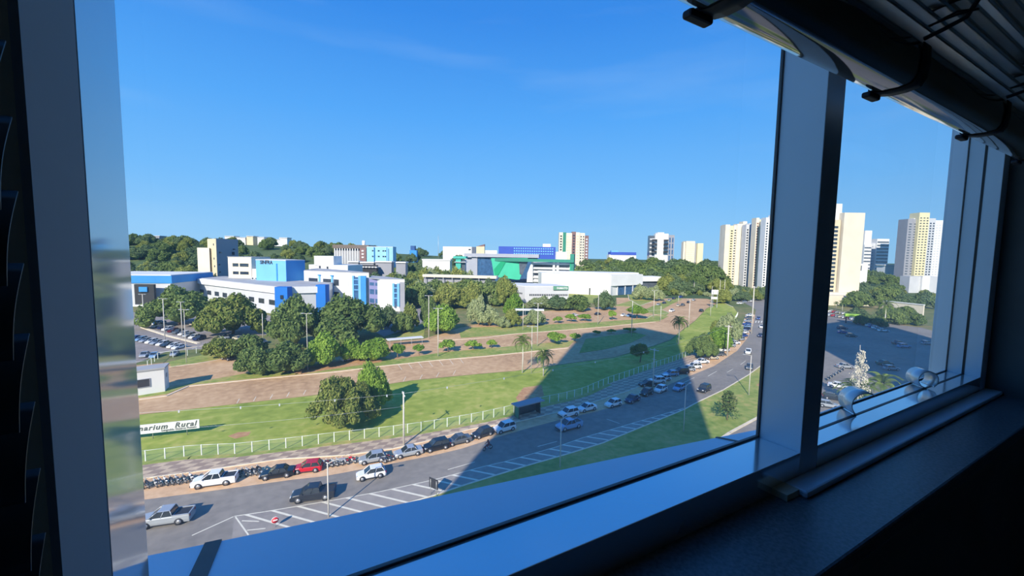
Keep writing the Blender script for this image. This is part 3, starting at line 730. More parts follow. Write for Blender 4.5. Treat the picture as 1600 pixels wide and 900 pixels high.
MOTO = {}
def motorbike(px, py, heading, pn, label, group='motorcycles parked in rows along the kerb'):
    p = gp(px, py, 0.05)
    if pn not in MOTO:
        pm = paint(pn)
        w = MB()
        for k in range(14):
            a0, a1 = 2 * pi * k / 14, 2 * pi * (k + 1) / 14
            w.tube([(0.27 * cos(a0), 0, 0.27 * sin(a0)), (0.27 * cos(a1), 0, 0.27 * sin(a1))], 0.05, M_tyre, 6, cap=False)
        w.disc((0, 0, 0), 0.17, (0, 1, 0), 0.05, M_hub, 10)
        b = MB(); b.ball((0.12, 0, 0.78), (0.28, 0.15, 0.15), pm); b.ball((-0.52, 0, 0.76), (0.24, 0.12, 0.09), pm); b.ball((0.5, 0, 0.62), (0.10, 0.13, 0.28), pm); b.ball((0.62, 0, 0.60), (0.24, 0.07, 0.05), pm)
        e = MB(); e.ball((0.02, 0, 0.45), (0.28, 0.16, 0.2), M_steel, 8, 5); e.tube([(0.46, 0, 0.95), (0.66, 0, 0.32)], 0.035, M_steel, 6); e.tube([(-0.64, 0.1, 0.32), (-0.1, 0.08, 0.42)], 0.035, M_steel, 6); e.tube([(0.0, -0.14, 0.3), (-0.75, -0.17, 0.42)], 0.05, M_steel, 6)
        s = MB(); s.ball((-0.28, 0, 0.84), (0.36, 0.15, 0.075), M_trim)
        hb = MB(); hb.tube([(0.30, -0.36, 1.06), (0.44, -0.12, 1.02), (0.44, 0.12, 1.02), (0.30, 0.36, 1.06)], 0.02, M_trim, 6); hb.ball((0.58, 0, 0.92), (0.09, 0.1, 0.1), M_hlamp, 8, 5)
        MOTO[pn] = (w.mesh('wheel'), b.mesh('body'), e.mesh('engine'), s.mesh('seat'), hb.mesh('handlebar'))
    w, b, e, s, hb = MOTO[pn]
    r = empty('motorcycle', p, heading); tag(r, label, 'motorcycle', group)
    link('wheel', w, r, (0.66, 0, 0.32)); link('wheel', w, r, (-0.64, 0, 0.32)); link('body', b, r); link('engine', e, r); link('seat', s, r); link('handlebar', hb, r)
    return r
def tang(pix, px):
    pts = [gp(*p) for p in pix]
    for i in range(len(pix) - 1):
        if pix[i][0] <= px <= pix[i + 1][0]:
            d = pts[i + 1] - pts[i]; return atan2(d.y, d.x)
    d = pts[-1] - pts[-2]; return atan2(d.y, d.x)
def hd(px, off=pi): return tang(ROADTOP, px) + off        # facing against the direction of increasing pixel column

# ================================================================== TREES
L_big = leaf_mat('leaf_dark', s2l(74, 100, 58), s2l(140, 158, 92))
L_mid = leaf_mat('leaf_olive', s2l(92, 114, 56), s2l(168, 172, 96))
L_bright = leaf_mat('leaf_bright', s2l(88, 130, 50), s2l(160, 188, 84), 0.3)
L_far = leaf_mat('leaf_wood', s2l(72, 98, 70), s2l(126, 144, 98))  # lightened, distance haze put into the leaf colour
L_pale = leaf_mat('leaf_pale', s2l(120, 138, 92), s2l(178, 186, 140))
L_palm = leaf_mat('leaf_palm', s2l(74, 104, 50), s2l(140, 158, 84))
L_yel = leaf_mat('leaf_yellow', s2l(150, 160, 50), s2l(205, 200, 80), 0.3)
L_bleach = leaf_mat('leaf_bleached', s2l(200, 196, 180), s2l(236, 230, 215), 0.1)

def crown_mesh(seed, leaves, blobs, size, mat, flat=1.0):
    """a leafy crown, unit half width, z from 0 to 1, leaf sprays set on and in lobes"""
    rnd = random.Random(seed); vs = []; fs = []
    tot = sum(b[3] ** 2 for b in blobs)
    def leaf(p, nrm):
        n = (nrm + Vector((rnd.gauss(0, .55), rnd.gauss(0, .55), rnd.gauss(0, .55)))).normalized()
        a = n.orthogonal().normalized(); a = Matrix.Rotation(rnd.random() * 6.283, 3, n) @ a; b = n.cross(a)
        s = size * (0.6 + 0.8 * rnd.random()); o = len(vs)
        vs.extend([p - a * s, p + b * s * 0.55 + n * s * .15, p + a * s, p - b * s * 0.55 + n * s * .15]); fs.append([o, o + 1, o + 2, o + 3])
    for (x, y, z, r) in blobs:
        k = int(leaves * r * r / tot); c = Vector((x, y, z))
        for i in range(k):
            d = Vector((rnd.gauss(0, 1), rnd.gauss(0, 1), rnd.gauss(0, 1))).normalized()
            if d.z < -0.35: d.z *= -0.6
            u = noise.noise(d * 2.2 + c * 3) * 0.22
            q = c + Vector((d.x, d.y, d.z * flat)) * r * (0.80 + u + 0.22 * rnd.random())
            leaf(q, d)
    mb = MB(); mb.add(vs, fs, mat)
    for (x, y, z, r) in blobs: mb.ball((x, y, z), (r * 0.70, r * 0.70, r * 0.70 * flat), mat, 10, 6)
    zs = [v[2] for v in mb.v]; z0, z1 = min(zs), max(zs); xr = max(abs(v[0]) for v in mb.v)
    mb.v = [(v[0] / xr, v[1] / xr, (v[2] - z0) / (z1 - z0)) for v in mb.v]
    for i in range(len(mb.sm)): mb.sm[i] = False
    return mb.mesh('crown')
def lobes(seed, n, spread, r0, r1, h):
    rnd = random.Random(seed); out = [(0, 0, h * 0.45, r1)]
    for i in range(n):
        a = 2 * pi * i / n * 1.618 * 2 + rnd.random(); q = spread * sqrt((i + .5) / n)
        out.append((q * cos(a), q * sin(a), h * (0.25 + 0.65 * (1 - (q / spread) ** 2) + 0.18 * rnd.random()), r0 + (r1 - r0) * rnd.random() * (1 - .4 * q / spread)))
    return out
CR = {
    'big': crown_mesh(1, 9000, lobes(1, 30, 0.78, 0.17, 0.34, 0.85), 0.042, L_big),
    'olive': crown_mesh(2, 9000, lobes(2, 30, 0.78, 0.17, 0.33, 0.85), 0.042, L_mid),
    'round': crown_mesh(3, 4500, lobes(3, 16, 0.62, 0.24, 0.44, 0.85), 0.058, L_big),
    'bright': crown_mesh(4, 4500, lobes(4, 16, 0.62, 0.24, 0.44, 0.9), 0.058, L_bright),
    'umbrella': crown_mesh(5, 900, lobes(5, 9, 0.75, 0.26, 0.36, 0.35), 0.11, L_bright, 0.7),
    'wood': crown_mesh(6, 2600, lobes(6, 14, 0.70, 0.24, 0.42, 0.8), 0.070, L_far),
    'wood2': crown_mesh(7, 2600, lobes(7, 14, 0.68, 0.23, 0.40, 0.95), 0.070, L_big),
    'pale': crown_mesh(8, 3200, lobes(8, 14, 0.66, 0.22, 0.40, 0.8), 0.064, L_pale),
    'near': crown_mesh(9, 12000, lobes(9, 36, 0.80, 0.15, 0.32, 0.85), 0.036, L_mid),
    'nearb': crown_mesh(10, 9000, lobes(10, 26, 0.74, 0.18, 0.34, 0.9), 0.042, L_bright),
    'oliveb': crown_mesh(12, 4000, lobes(12, 16, 0.68, 0.22, 0.40, 0.85), 0.060, L_mid),
}
def trunk_mesh(seed, lean=0.1, forks=3):
    rnd = random.Random(seed); mb = MB()
    top = Vector((lean * rnd.uniform(-1, 1), lean * rnd.uniform(-1, 1), 0.62))
    mb.tube([(0, 0, -0.05), (top.x * .4, top.y * .4, 0.3), top], 0.07, M_bark, 7, 0.045)
    for i in range(forks):
        a = 2 * pi * i / forks + rnd.random(); mb.tube([top, top + Vector((0.18 * cos(a), 0.18 * sin(a), 0.22)), top + Vector((0.32 * cos(a), 0.32 * sin(a), 0.5))], 0.04, M_bark, 6, 0.018)
    return mb.mesh('trunk')
TR = [trunk_mesh(i, 0.12, 3 + i % 2) for i in range(3)]
_tn = [0]
def tree(px, base, wpx, top, kind, label, group=None, name='tree', skirt=0.30, D=None, z0=None, depthr=1.0):
    """a tree standing where the sight line (px, base) meets the ground; wpx wide and reaching the sight line `top`; skirt: share of the height below the crown"""
    if D is None:
        p = gp(px, base); D = p.dot(_fh)
    else:
        p = col(px, D); p.z = terrain(p.x, p.y)
    if z0 is not None: p.z = z0
    H = zat(px, top, D) - p.z; R = wpx * D / FPX / 2 * 1.13
    H = max(H, 1.2)
    _tn[0] += 1; k = _tn[0]
    r = empty(name, p, (k * 2.39) % 6.28); tag(r, label, 'tree', group)
    t = link('trunk', TR[k % 3], r, (0, 0, 0)); th = H * skirt + H * (1 - skirt) * 0.45
    tw_ = max(0.6, min(R, H * .5)) ; t.scale = (tw_, tw_, th / 0.9)
    c = link('crown', CR[kind], r, (0, 0, H * skirt)); c.scale = (R, R * depthr, H * (1 - skirt))
    return r
def palm_meshes(seed):
    rnd = random.Random(seed); fm = MB()
    pts = [Vector((0.06 + 0.94 * t, 0, 0.42 * sin(t * 2.3) - 0.52 * t ** 3)) for t in [i / 7 for i in range(8)]]
    fm.tube(pts, 0.02, L_palm, 4, 0.006)
    vs = []; fs = []
    for i in range(34):
        t = 0.08 + 0.92 * i / 33; k = min(6, int(t * 7)); u = t * 7 - k; q = pts[k].lerp(pts[min(7, k + 1)], u)
        for s in (-1, 1):
            l = 0.30 * (1 - 0.55 * abs(t - 0.45)); o = len(vs)
            e = q + Vector((0.10, s * l, -0.13 - 0.05 * rnd.random())); vs += [q + Vector((-.010, 0, 0)), q + Vector((.022, 0, 0)), e]; fs.append([o, o + 1, o + 2])
    fm.add(vs, fs, L_palm); return fm.mesh('frond')
FR = palm_meshes(4)
def palm(px, base, wpx, top, label, group=None, D=None, nf=16):
    if D is None: p = gp(px, base); D = p.dot(_fh)
    else: p = col(px, D); p.z = terrain(p.x, p.y)
    H = zat(px, top, D) - p.z; R = wpx * D / FPX / 2
    r = empty('palm_tree', p, px); tag(r, label, 'palm', group)
    zt = H - 0.42 * R; mb = MB(); mb.tube([(0, 0, -0.05), (0.1, 0.05, zt * .5), (0, 0, zt)], max(0.11, R * .06), M_pole, 8, max(0.08, R * .045)); mb.build('trunk', r)
    for i in range(nf):
        o = link('frond', FR, r, (0, 0, zt)); s = R * (0.85 + 0.2 * ((i * 7) % 5) / 5); o.scale = (s, s, s)
        o.rotation_euler = (0, radians([-38, -8, 22, 48][i % 4]), 2 * pi * i / nf * 1.0 + (i % 4) * .3)
    return r

# ================================================================== POLES AND LAMPS
def pole(px, base, top, kind, label, D=None, heading=None, group=None, arm=None):
    p = gp(px, base) if D is None else col(px, D)
    D = p.dot(_fh) if D is None else D
    H = zat(px, top, D); H = max(H, 3)
    h = heading if heading is not None else atan2(-_fh.y, -_fh.x)
    r = empty('lamp_post' if kind != 'utility' else 'utility_pole', p, h)
    tag(r, label, 'lamp post' if kind != 'utility' else 'utility pole', group)
    mb = MB(); rad = 0.16 if kind == 'utility' else 0.10
    if D > 120: rad *= 1.6
    mb.tube([(0, 0, 0), (0, 0, H)], rad, M_pole, 8, rad * 0.72); mb.build('shaft', r)
    if kind == 'utility':
        mb = MB(); mb.box(-0.06, 0.06, -1.1, 1.1, H - 0.55, H - 0.42, M_pole); mb.build('crossarm', r)
        for y in (-1.0, -0.35, 0.35, 1.0): MB().ball((0, y, H - 0.33), (0.07, 0.07, 0.11), M_hlamp, 6, 4).build('insulator', r)
        mb = MB(); mb.box(-0.05, 0.05, -0.6, 0.6, H * 0.72, H * 0.72 + 0.1, M_pole); mb.build('crossarm', r)
    elif kind == 'tee':
        mb = MB(); mb.tube([(0, -1.0, H), (0, 1.0, H)], 0.06, M_pole, 6); mb.build('arm', r)
        for y in (-1.1, 1.1): MB().box(-0.22, 0.22, y - 0.38, y + 0.38, H - 0.02, H + 0.14, M_steel).build('lamp_head', r)
    elif kind == 'arm':
        mb = MB(); mb.tube([(0, 0, H - 0.1), (0.7, 0, H + 0.15), (1.5, 0, H + 0.2)], 0.05, M_pole, 6); mb.build('arm', r)
        MB().box(1.3, 2.0, -0.14, 0.14, H + 0.12, H + 0.26, M_steel).build('lamp_head', r)
    return r

# ================================================================== BUILDINGS
def bmat(n, rgb, var=0.04, rough=0.75, sc=0.15): return nmat('wall_' + n, s2l(*rgb), rough, 0, var, sc)
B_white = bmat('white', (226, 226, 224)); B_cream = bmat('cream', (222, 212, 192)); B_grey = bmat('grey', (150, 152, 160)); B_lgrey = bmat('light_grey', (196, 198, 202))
B_blue = bmat('blue', (52, 138, 205)); B_sky = bmat('sky_blue', (112, 178, 232)); B_cobalt = bmat('cobalt', (8, 108, 196)); B_green = bmat('green', (62, 186, 150)); B_green2 = bmat('deep_green', (0, 158, 110)); B_gdark = bmat('dark_green', (46, 130, 110))
B_teal = bmat('teal', (70, 178, 160)); B_roof = bmat('roof_grey', (172, 172, 172), 0.1); B_roofl = bmat('roof_white', (222, 222, 220), 0.05); B_yel = bmat('pale_yellow', (224, 214, 172)); B_maroon = bmat('maroon', (128, 98, 96)); B_beige = bmat('beige', (214, 200, 168))
B_pane = nmat('building_glass', (0.03, 0.04, 0.055), 0.08, 0, 0.2, 0.5, spec=0.8); B_paneb = nmat('blue_glass', (0.05, 0.12, 0.25), 0.08, 0, 0.2, 0.5, spec=0.8); B_paneg = nmat('grey_glass', (0.10, 0.12, 0.15), 0.12, 0, 0.2, 0.5, spec=0.8)

def building(label, px, D, cat='building', name='building', group=None):
    p = col(px, D); p.z = terrain(p.x, p.y)
    r = empty(name, p); tag(r, label, cat, group); return r
def part(name, root, poly, z0, z1, mat, top=None):
    mb = MB(); mb.prism([Vector(p[:2]) for p in poly], z0, z1, mat, None if top is None else [Vector(p[:2]) for p in top]); return child(mb, name, root)
def quadp(a, b, t):
    """ground rectangle from front corners a, b going t metres back from the viewer"""
    a = Vector(a[:2]); b = Vector(b[:2]); d = (b - a).normalized(); n = Vector((-d.y, d.x))
    if n.dot(Vector(_fh[:2])) < 0: n = -n
    return [a, b, b + n * t, a + n * t]
def face_parts(root, name, a, b, z0, z1, us, vs, mat, dep=0.08, frame=None, stuff=False, fr=0.12, parts_pane=True, out=0.0):
    """windows on the upright face a-b: us/vs are lists of (start, end) shares of width/height"""
    a = Vector(a[:2]); b = Vector(b[:2]); d = b - a; n = Vector((d.y, -d.x)).normalized()
    if n.dot(Vector((a + b) / 2)) > 0: n = -n
    n = n * 1.0; allmb = MB()
    for (v0, v1) in vs:
        for (u0, u1) in us:
            p, q = a + d * u0, a + d * u1; zz0, zz1 = z0 + (z1 - z0) * v0, z0 + (z1 - z0) * v1
            if stuff:
                allmb.prism([p + n * (dep + out), q + n * (dep + out), q - n * 0.2, p - n * 0.2], zz0, zz1, mat); continue
            mb = MB(); mb.prism([p + n * 0.04, q + n * 0.04, q - n * 0.2, p - n * 0.2], zz0, zz1, mat)
            if frame is not None:
                f = MB(); e = d.normalized() * fr
                for (pp, qq, s0, s1) in ((p - e, q + e, zz0 - fr, zz0), (p - e, q + e, zz1, zz1 + fr), (p - e, p, zz0, zz1), (q, q + e, zz0, zz1)):
                    f.prism([pp + n * (dep + .06), qq + n * (dep + .06), qq - n * 0.1, pp - n * 0.1], s0, s1, frame)
                fo = child(f, name, root)
                po = mb.build('pane', fo); po.matrix_parent_inverse = Matrix(); po.location = -Vector(root.location) - Vector(fo.location) 
            else: child(mb, name, root)
    if stuff:
        o = child(allmb, name, root); o['kind'] = 'stuff'; return o
def ev(n, fill=0.6, m0=0.03, m1=0.03):
    w = (1 - m0 - m1) / n; return [(m0 + w * (i + (1 - fill) / 2), m0 + w * (i + 1 - (1 - fill) / 2)) for i in range(n)]
def text_mesh(s, size, mat, shear=0.0, ext=0.0, align='LEFT', bold=0.0, space=1.0):
    cu = bpy.data.curves.new('lettering', 'FONT'); cu.body = s; cu.size = size; cu.shear = shear; cu.extrude = ext; cu.align_x = align; cu.offset = bold; cu.resolution_u = 2; cu.space_character = space
    o = bpy.data.objects.new('lettering', cu); COL.objects.link(o)
    bpy.context.view_layer.update(); dg = bpy.context.evaluated_depsgraph_get()
    me = bpy.data.meshes.new_from_object(o.evaluated_get(dg)); bpy.data.objects.remove(o); me.materials.clear(); me.materials.append(mat); return me
def put_text(name, root, me, a, b, z, out=0.06):
    """stand flat lettering on the face a-b, starting at a"""
    a = Vector(a[:2]); b = Vector(b[:2]); d = (b - a).normalized(); n = Vector((d.y, -d.x))
    if n.dot(a) > 0: n = -n
    p = a + n * out; o = link(name, me, root)
    M = Matrix(((d.x, 0, n.x, p.x), (d.y, 0, n.y, p.y), (0, 1, 0, z), (0, 0, 0, 1)))
    o.matrix_local = Matrix.Translation(-Vector(root.location)) @ M; return o

# ================================================================== THE BUILDINGS
B_slab = bmat('slab_grey', (164, 168, 180))
# blue-banded pavilion at the left
D = 228; a, b = col(120, D), col(264, D + 6)
r = building('grey pavilion with a broad blue roof band and dark portal left of the trees', 200, D)
part('wall', r, quadp(a, b, 40), 0, zat(230, 443, D), B_lgrey)
part('roof_band', r, quadp(a - Vector((.5, .8, 0)), b + Vector((.6, -.6, 0)), 41), zat(230, 443.5, D), zat(230, 431.5, D), B_blue)
q = quadp(a - Vector((.2, .2, 0)), b + Vector((.2, -.2, 0)), 40.5); z = zat(230, 431.3, D)
part('roof', r, q, z, z + 0.5, B_roofl)
pa, pb = col(206, D - 1), col(237, D - 0.2)
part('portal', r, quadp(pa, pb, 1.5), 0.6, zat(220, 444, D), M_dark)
part('screen', r, quadp(col(213, D - 1.6), col(226, D - 1.2), 0.6), zat(220, 455.5, D), zat(220, 448, D), B_blue)
part('plinth', r, quadp(col(190, D - 2), col(238, D - 1.6), 2), 0, 1.0, B_white)

# low white complex with cobalt pylons
r = building('long low white building with grey roof and cobalt blue pylons', 430, 205)
A, Bc, C_ = col(304, 262), col(436, 203), col(507, 214)
zt = zat(436, 449, 203); zb_ = zat(436, 459, 203)
back = [C_ + Vector((6, 24, 0)), A + Vector((14, 14, 0))]
part('wall', r, [A, Bc, C_] + back, 0, zb_, B_lgrey)
ov = Vector((-1.2, -1.0, 0))
part('roof_band', r, [A + ov, Bc + ov * .6, C_ + Vector((.6, -1.2, 0))] + back, zb_, zt, B_white)
part('roof', r, [A, Bc + Vector((0, .6, 0)), C_] + back, zt - 0.05, zt + 0.25, B_roof)
face_parts(r, 'window', A, Bc, 0, zb_, ev(9, 0.55), [(0.42, 0.66)], B_pane)
for (px, d, w_, t_, bb) in ((298, 262, 14, 434, 446), (437, 200, 20, 449.5, 488), (499.5, 211, 15, 446, 461)):
    aa, b2 = col(px - w_ / 2, d), col(px + w_ / 2, d)
    part('pylon', r, quadp(aa, b2, 4.5), 0 if bb > 470 else 1, zat(px, t_, d) + 0.3, B_cobalt)
part('pylon_window', r, quadp(col(435.5, 199.6), col(440, 199.6), 0.5), zat(437, 467, 200), zat(437, 461, 200), B_pane)
for i in range(7):
    p = A.lerp(C_, 0.42 + 0.03 * i) + Vector((3, 10, 0)); mb = MB(); mb.box(p.x, p.x + 1.6, p.y, p.y + 1.4, zt + 0.2, zt + 1.5, B_white)
    mb.ball((p.x + .8, p.y, zt + .9), (.5, .1, .5), B_pane, 8, 5); o = child(mb, 'rooftop_unit', r)

# cream and grey tower block
D = 305; r = building('plain cream and grey tower block rising behind the low white complex', 338, D)
C0, Cl, Cr = col(338, D), col(324.5, D + 8), col(372, D + 23)
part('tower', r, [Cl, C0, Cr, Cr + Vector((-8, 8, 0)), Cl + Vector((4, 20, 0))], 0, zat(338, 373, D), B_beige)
part('shaded_side', r, [C0 + Vector((.15, -.1, 0)), Cr + Vector((.15, -.1, 0)), Cr + Vector((0, .5, 0)), C0 + Vector((.1, .5, 0))], 0, zat(338, 372.4, D), B_grey)  # side turned from the sun, its shade put in as a grey skin
part('lower_wing', r, [col(308, D + 6), col(327, D + 3), col(330, D + 24), col(310, D + 26)], 0, zat(318, 387, D + 5), B_cream)
def slots(lst, f0, f1, mat=B_pane):
    for (px, py, w_, h_) in lst:
        t = (px - f0[0]) / (f1[0] - f0[0]); d = f0[1] + (f1[1] - f0[1]) * t - 0.4
        part('window', r, quadp(col(px - w_ / 2, d), col(px + w_ / 2, d), 0.6), zat(px, py + h_ / 2, d), zat(px, py - h_ / 2, d), mat)
slots([(342.5, 394.5, 6, 2), (363.5, 389.5, 7, 1.6), (341, 413.5, 3, 2), (341.5, 425, 3, 2), (362, 396, 8, 5)], (338, D), (372, D + 23))
slots([(334, 382, 1.6, 3), (334, 404, 1.6, 3), (334.5, 416, 1.6, 3), (335.5, 428, 1.6, 3)], (324.5, D + 8), (338, D))
# cream office wing with two rows of windows
D = 262; r = building('cream office wing with two rows of paired dark windows', 375, D)
a, b = col(355.5, D + 3), col(392, D)
part('wall', r, quadp(a, b, 16), 0, zat(375, 402, D), B_cream)
part('roof', r, quadp(a - Vector((.3, .3, 0)), b + Vector((.3, -.3, 0)), 16.5), zat(375, 402, D), zat(375, 401.2, D), B_roof)
z0, z1 = zat(375, 434, D), zat(375, 402, D)
face_parts(r, 'window', a, b, z0, z1, [(.20, .45), (.51, .88)], [(.16, .30), (.54, .70)], B_pane, frame=B_beige, fr=0.15)
part('link_block', r, quadp(col(392, D + 1), col(400, D + 5), 14), 0, zat(396, 405, D), M_dark)
part('link_base', r, quadp(col(393, D), col(400, D), 3), 0, zat(396, 420, D), B_white)
# bright blue windowless block
D = 240; r = building('large windowless bright blue block with dark lettering', 446, D)
C0, Cl, Cr = col(446, D), col(399, D + 7), col(475.5, D + 13)
zt = zat(446, 407.5, D)
part('wall', r, [Cl, C0, Cr, Cr + Vector((-6, 16, 0)), Cl + Vector((8, 22, 0))], 0, zt, B_sky)
part('wall_panel', r, [C0 + Vector((.15, -.15, 0)), Cr + Vector((.15, -.15, 0)), Cr + Vector((0, .4, 0)), C0 + Vector((0, .4, 0))], 0, zt + 0.05, B_blue)
part('parapet', r, [Cl + Vector((-.1, -.2, 0)), C0 + Vector((0, -.2, 0)), Cr + Vector((.2, -.1, 0)), Cr + Vector((-6, 16.2, 0)), Cl + Vector((8, 22.2, 0))], zt, zt + 0.5, B_lgrey)
put_text('lettering', r, text_mesh('SINFRA', 3.0, M_dark, 0, 0.05, 'LEFT', 0.06), Cl.lerp(C0, 0.15), C0, zat(420, 413, D), 0.15)
face_parts(r, 'vent_strip', C0, Cr, 0, zt, ev(8, .7, .06, .1), [(.36, .42)], B_pane, dep=0.3, out=.2, stuff=True)
part('pipe_casing', r, quadp(col(430.5, D + 1.8), col(432, D + 1.6), 0.5), 4, zat(431, 412, D), B_blue)
# white building with window grids and pale blue fins
r = building('white office block with window grids and pale blue fins', 500, 240)
a, b, c, d4 = col(474, 250), col(530, 236), col(549, 232), col(576, 234)
zt = zat(530, 426, 236)
part('wall', r, [a, b, c, d4, d4 + Vector((-8, 30, 0)), a + Vector((10, 34, 0))], 0, zt, B_white)
part('roof', r, [a, b, c, d4, d4 + Vector((-8, 30, 0)), a + Vector((10, 34, 0))], zt, zt + .5, B_roof)
for (u0, u1) in ((.14, .40), (.55, .78), (.84, .98)):
    for (v0, v1) in ((.62, .80), (.28, .44)):
        face_parts(r, 'window', a, b, 0, zt, [(u0, u1)], [(v0, v1)], B_pane, frame=B_lgrey, fr=0.15)
for u in (.46, .81):
    p = a.lerp(b, u); e = (b - a).normalized(); n = Vector((-e.y, e.x, 0)) * -1.0
    if n.dot(p) > 0: n = -n
    part('fin', r, [p - e * .6, p + e * .6, p + e * .6 + n * .6, p - e * .6 + n * .6], 0, zt - 2.2, B_sky); part('fin_cap', r, [p - e * 1.1, p + e * 1.1, p + e * 1.1 + n * .8, p - e * 1.1 + n * .8], zt - 2.3, zt - 1.7, B_blue)
for (x0, x1, m_) in ((549.5, 552, B_sky), (559, 563, B_sky), (563, 571, B_blue)):
    part('fin', r, quadp(col(x0, 231.4), col(x1, 231.2), 0.8), 0, zat(560, 431, 231), m_)
part('stair_glazing', r, quadp(col(552, 231.7), col(559, 231.6), 0.4), 0, zat(560, 433, 231), B_paneb)
for y in (437, 445, 453): part('glazing_bar', r, quadp(col(552, 231.3), col(559, 231.2), 0.3), zat(555, y + .6, 231), zat(555, y - .6, 231), B_sky)
part('wall_seam', r, quadp(col(543.6, 233), col(544.4, 233), .4), 0, zat(544, 440, 233), B_grey)
# right-hand white wing
r = building('white end wing with pale blue fin and mauve recessed glazing', 605, 222)
a, b = col(576, 230), col(594, 226); c, d4 = col(594, 222), col(632, 224)
zt = zat(600, 437, 222)
part('wall', r, [c, d4, d4 + Vector((-4, 26, 0)), c + Vector((-2, 26, 0))], 0, zt, B_white)
part('roof', r, [a, c, d4, d4 + Vector((-4, 26, 0)), a + Vector((6, 24, 0))], zt, zt + .4, B_roof)
part('recess', r, quadp(a, b, 4), 0, zt, bmat('mauve', (132, 132, 176)))
face_parts(r, 'window', a, b, 0, zt, [(.05, .45), (.55, .98)], [(.50, .66), (.22, .36), (.78, .88)], B_paneb)
for (x0, x1) in ((612.5, 615.5), (620, 623.5)): part('fin', r, quadp(col(x0, 221.2), col(x1, 221.2), .8), zat(615, 479, 221), zat(615, 443, 221), B_sky)
part('stair_glazing', r, quadp(col(615.5, 221.6), col(620, 221.6), .4), zat(615, 477, 221), zat(615, 444, 221), B_paneb)
for y in (450, 458, 466): part('glazing_bar', r, quadp(col(615.5, 221.2), col(620, 221.2), .4), zat(615, y + .7, 221), zat(615, y - .7, 221), B_sky)
part('side_wall', r, quadp(col(624, 221.8), col(632, 222), .4), 0, zat(628, 441, 222), B_grey)
# white rooftop volumes behind
D = 285; r = building('stepped plain white block behind the blue block', 510, D)
part('lower_block', r, quadp(col(482, D + 3), col(543, D), 22), 0, zat(510, 414, D), B_white)
part('upper_block', r, quadp(col(490.5, D + 2), col(521, D + 1), 12), zat(510, 415, D), zat(505, 400, D), B_white)
slots([(499, 417.5, 2.4, 4), (511, 418.5, 2.4, 4)], (482, D + 3), (543, D))
# colonnaded hall
D = 430; r = building('dark roofed hall with a row of slim white columns', 545, D)
za = zat(545, 388, D)
part('hall', r, quadp(col(522, D + 4), col(568, D + 4), 18), 0, za - 0.3, B_grey)
part('roof', r, quadp(col(519.5, D), col(576, D), 24), za, zat(545, 382.5, D), bmat('brown_roof', (112, 100, 92)))
for i in range(11):
    p = col(523 + 4.0 * i, D + 0.5); mb = MB(); mb.tube([(p.x, p.y, tz(p)), (p.x, p.y, za)], 0.45, B_white, 8); child(mb, 'column', r)
p = col(568.5, D + 6); mb = MB(); mb.tube([(p.x, p.y, za), (p.x, p.y, zat(568, 376, D + 6))], 1.6, B_white, 12); child(mb, 'water_tank', r)
part('stair_tower', r, quadp(col(562, D - .5), col(572, D - .5), 8), 0, za + .5, B_maroon)
slots([(566.5, y, 3.4, 2.4) for y in (392, 397, 402)], (560, D - .6), (574, D - .6), B_white)
# pale blue office
D = 410; r = building('pale blue flat roofed office beside the columned hall', 592, D)
a, b = col(573, D), col(614, D + 3); zt = zat(592, 386, D)
part('wall', r, quadp(a, b, 20), 0, zt, bmat('ice_blue', (150, 202, 228)))
part('roof', r, quadp(a, b, 20), zt, zt + .6, B_lgrey)
face_parts(r, 'window', a, b, zat(592, 408, D), zt, [(.20, .26), (.42, .49), (.60, .66), (.68, .74)], [(.68, .78), (.28, .38)], B_pane)
part('downpipe', r, quadp(col(584, D - .3), col(584.8, D - .3), .4), 0, zt, B_blue); part('downpipe', r, quadp(col(604, D - .3), col(604.8, D - .3), .4), 0, zt, B_blue)
# row of pale sheds
D = 330; r = building('row of low pale sheds with dark shaded stalls', 590, D)
for (x0, x1, y0, y1) in ((543, 560, 408, 412), (562, 584, 409, 413), (586, 612, 408, 413), (618, 634, 409, 418)):
    part('shed', r, quadp(col(x0 + .5, D + 1), col(x1 - .5, D + 1), 7), 0, zat((x0 + x1) / 2, y0 + 2, D), B_grey); part('shed_roof', r, quadp(col(x0, D), col(x1, D), 9), zat((x0 + x1) / 2, y0 + 2, D), zat((x0 + x1) / 2, y0, D), B_roofl)
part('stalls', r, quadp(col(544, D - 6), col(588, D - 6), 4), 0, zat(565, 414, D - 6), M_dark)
for i in range(9): part('stall_roof', r, quadp(col(545 + 5 * i, D - 8), col(548.5 + 5 * i, D - 8), 5), zat(565, 418, D - 8), zat(565, 416.5, D - 8), B_roofl)
# small navy tower
D = 560; r = building('small dark blue tower above the trees', 645, D); part('wall', r, quadp(col(641.5, D), col(648, D), 7), 0, zat(645, 384, D), bmat('slate_blue', (40, 84, 140))); part('annex', r, quadp(col(640, D - 3), col(651, D - 3), 7), 0, zat(645, 391, D), B_blue)
# far white shed
D = 610; r = building('long far white shed with grey glazed end', 715, D)
part('wall', r, quadp(col(692, D), col(737, D - 10), 30), 0, zat(715, 385.5, D), B_white); part('end_bay', r, quadp(col(737, D - 10), col(743, D - 4), 26), 0, zat(740, 386, D), B_grey)
slots([(734, 390, 4, 2)], (692, D), (737, D - 10))
D = 560; r = building('small beige gabled house on the far rise', 750, D); part('wall', r, quadp(col(744, D), col(757, D), 10), 0, zat(750, 385, D), B_beige)
a, b = col(744, D), col(757, D); part('roof', r, quadp(a, b, 10), zat(750, 385, D), [zat(750, 385.2, D), zat(750, 381.4, D), zat(750, 381.4, D), zat(750, 385.2, D)], B_maroon)
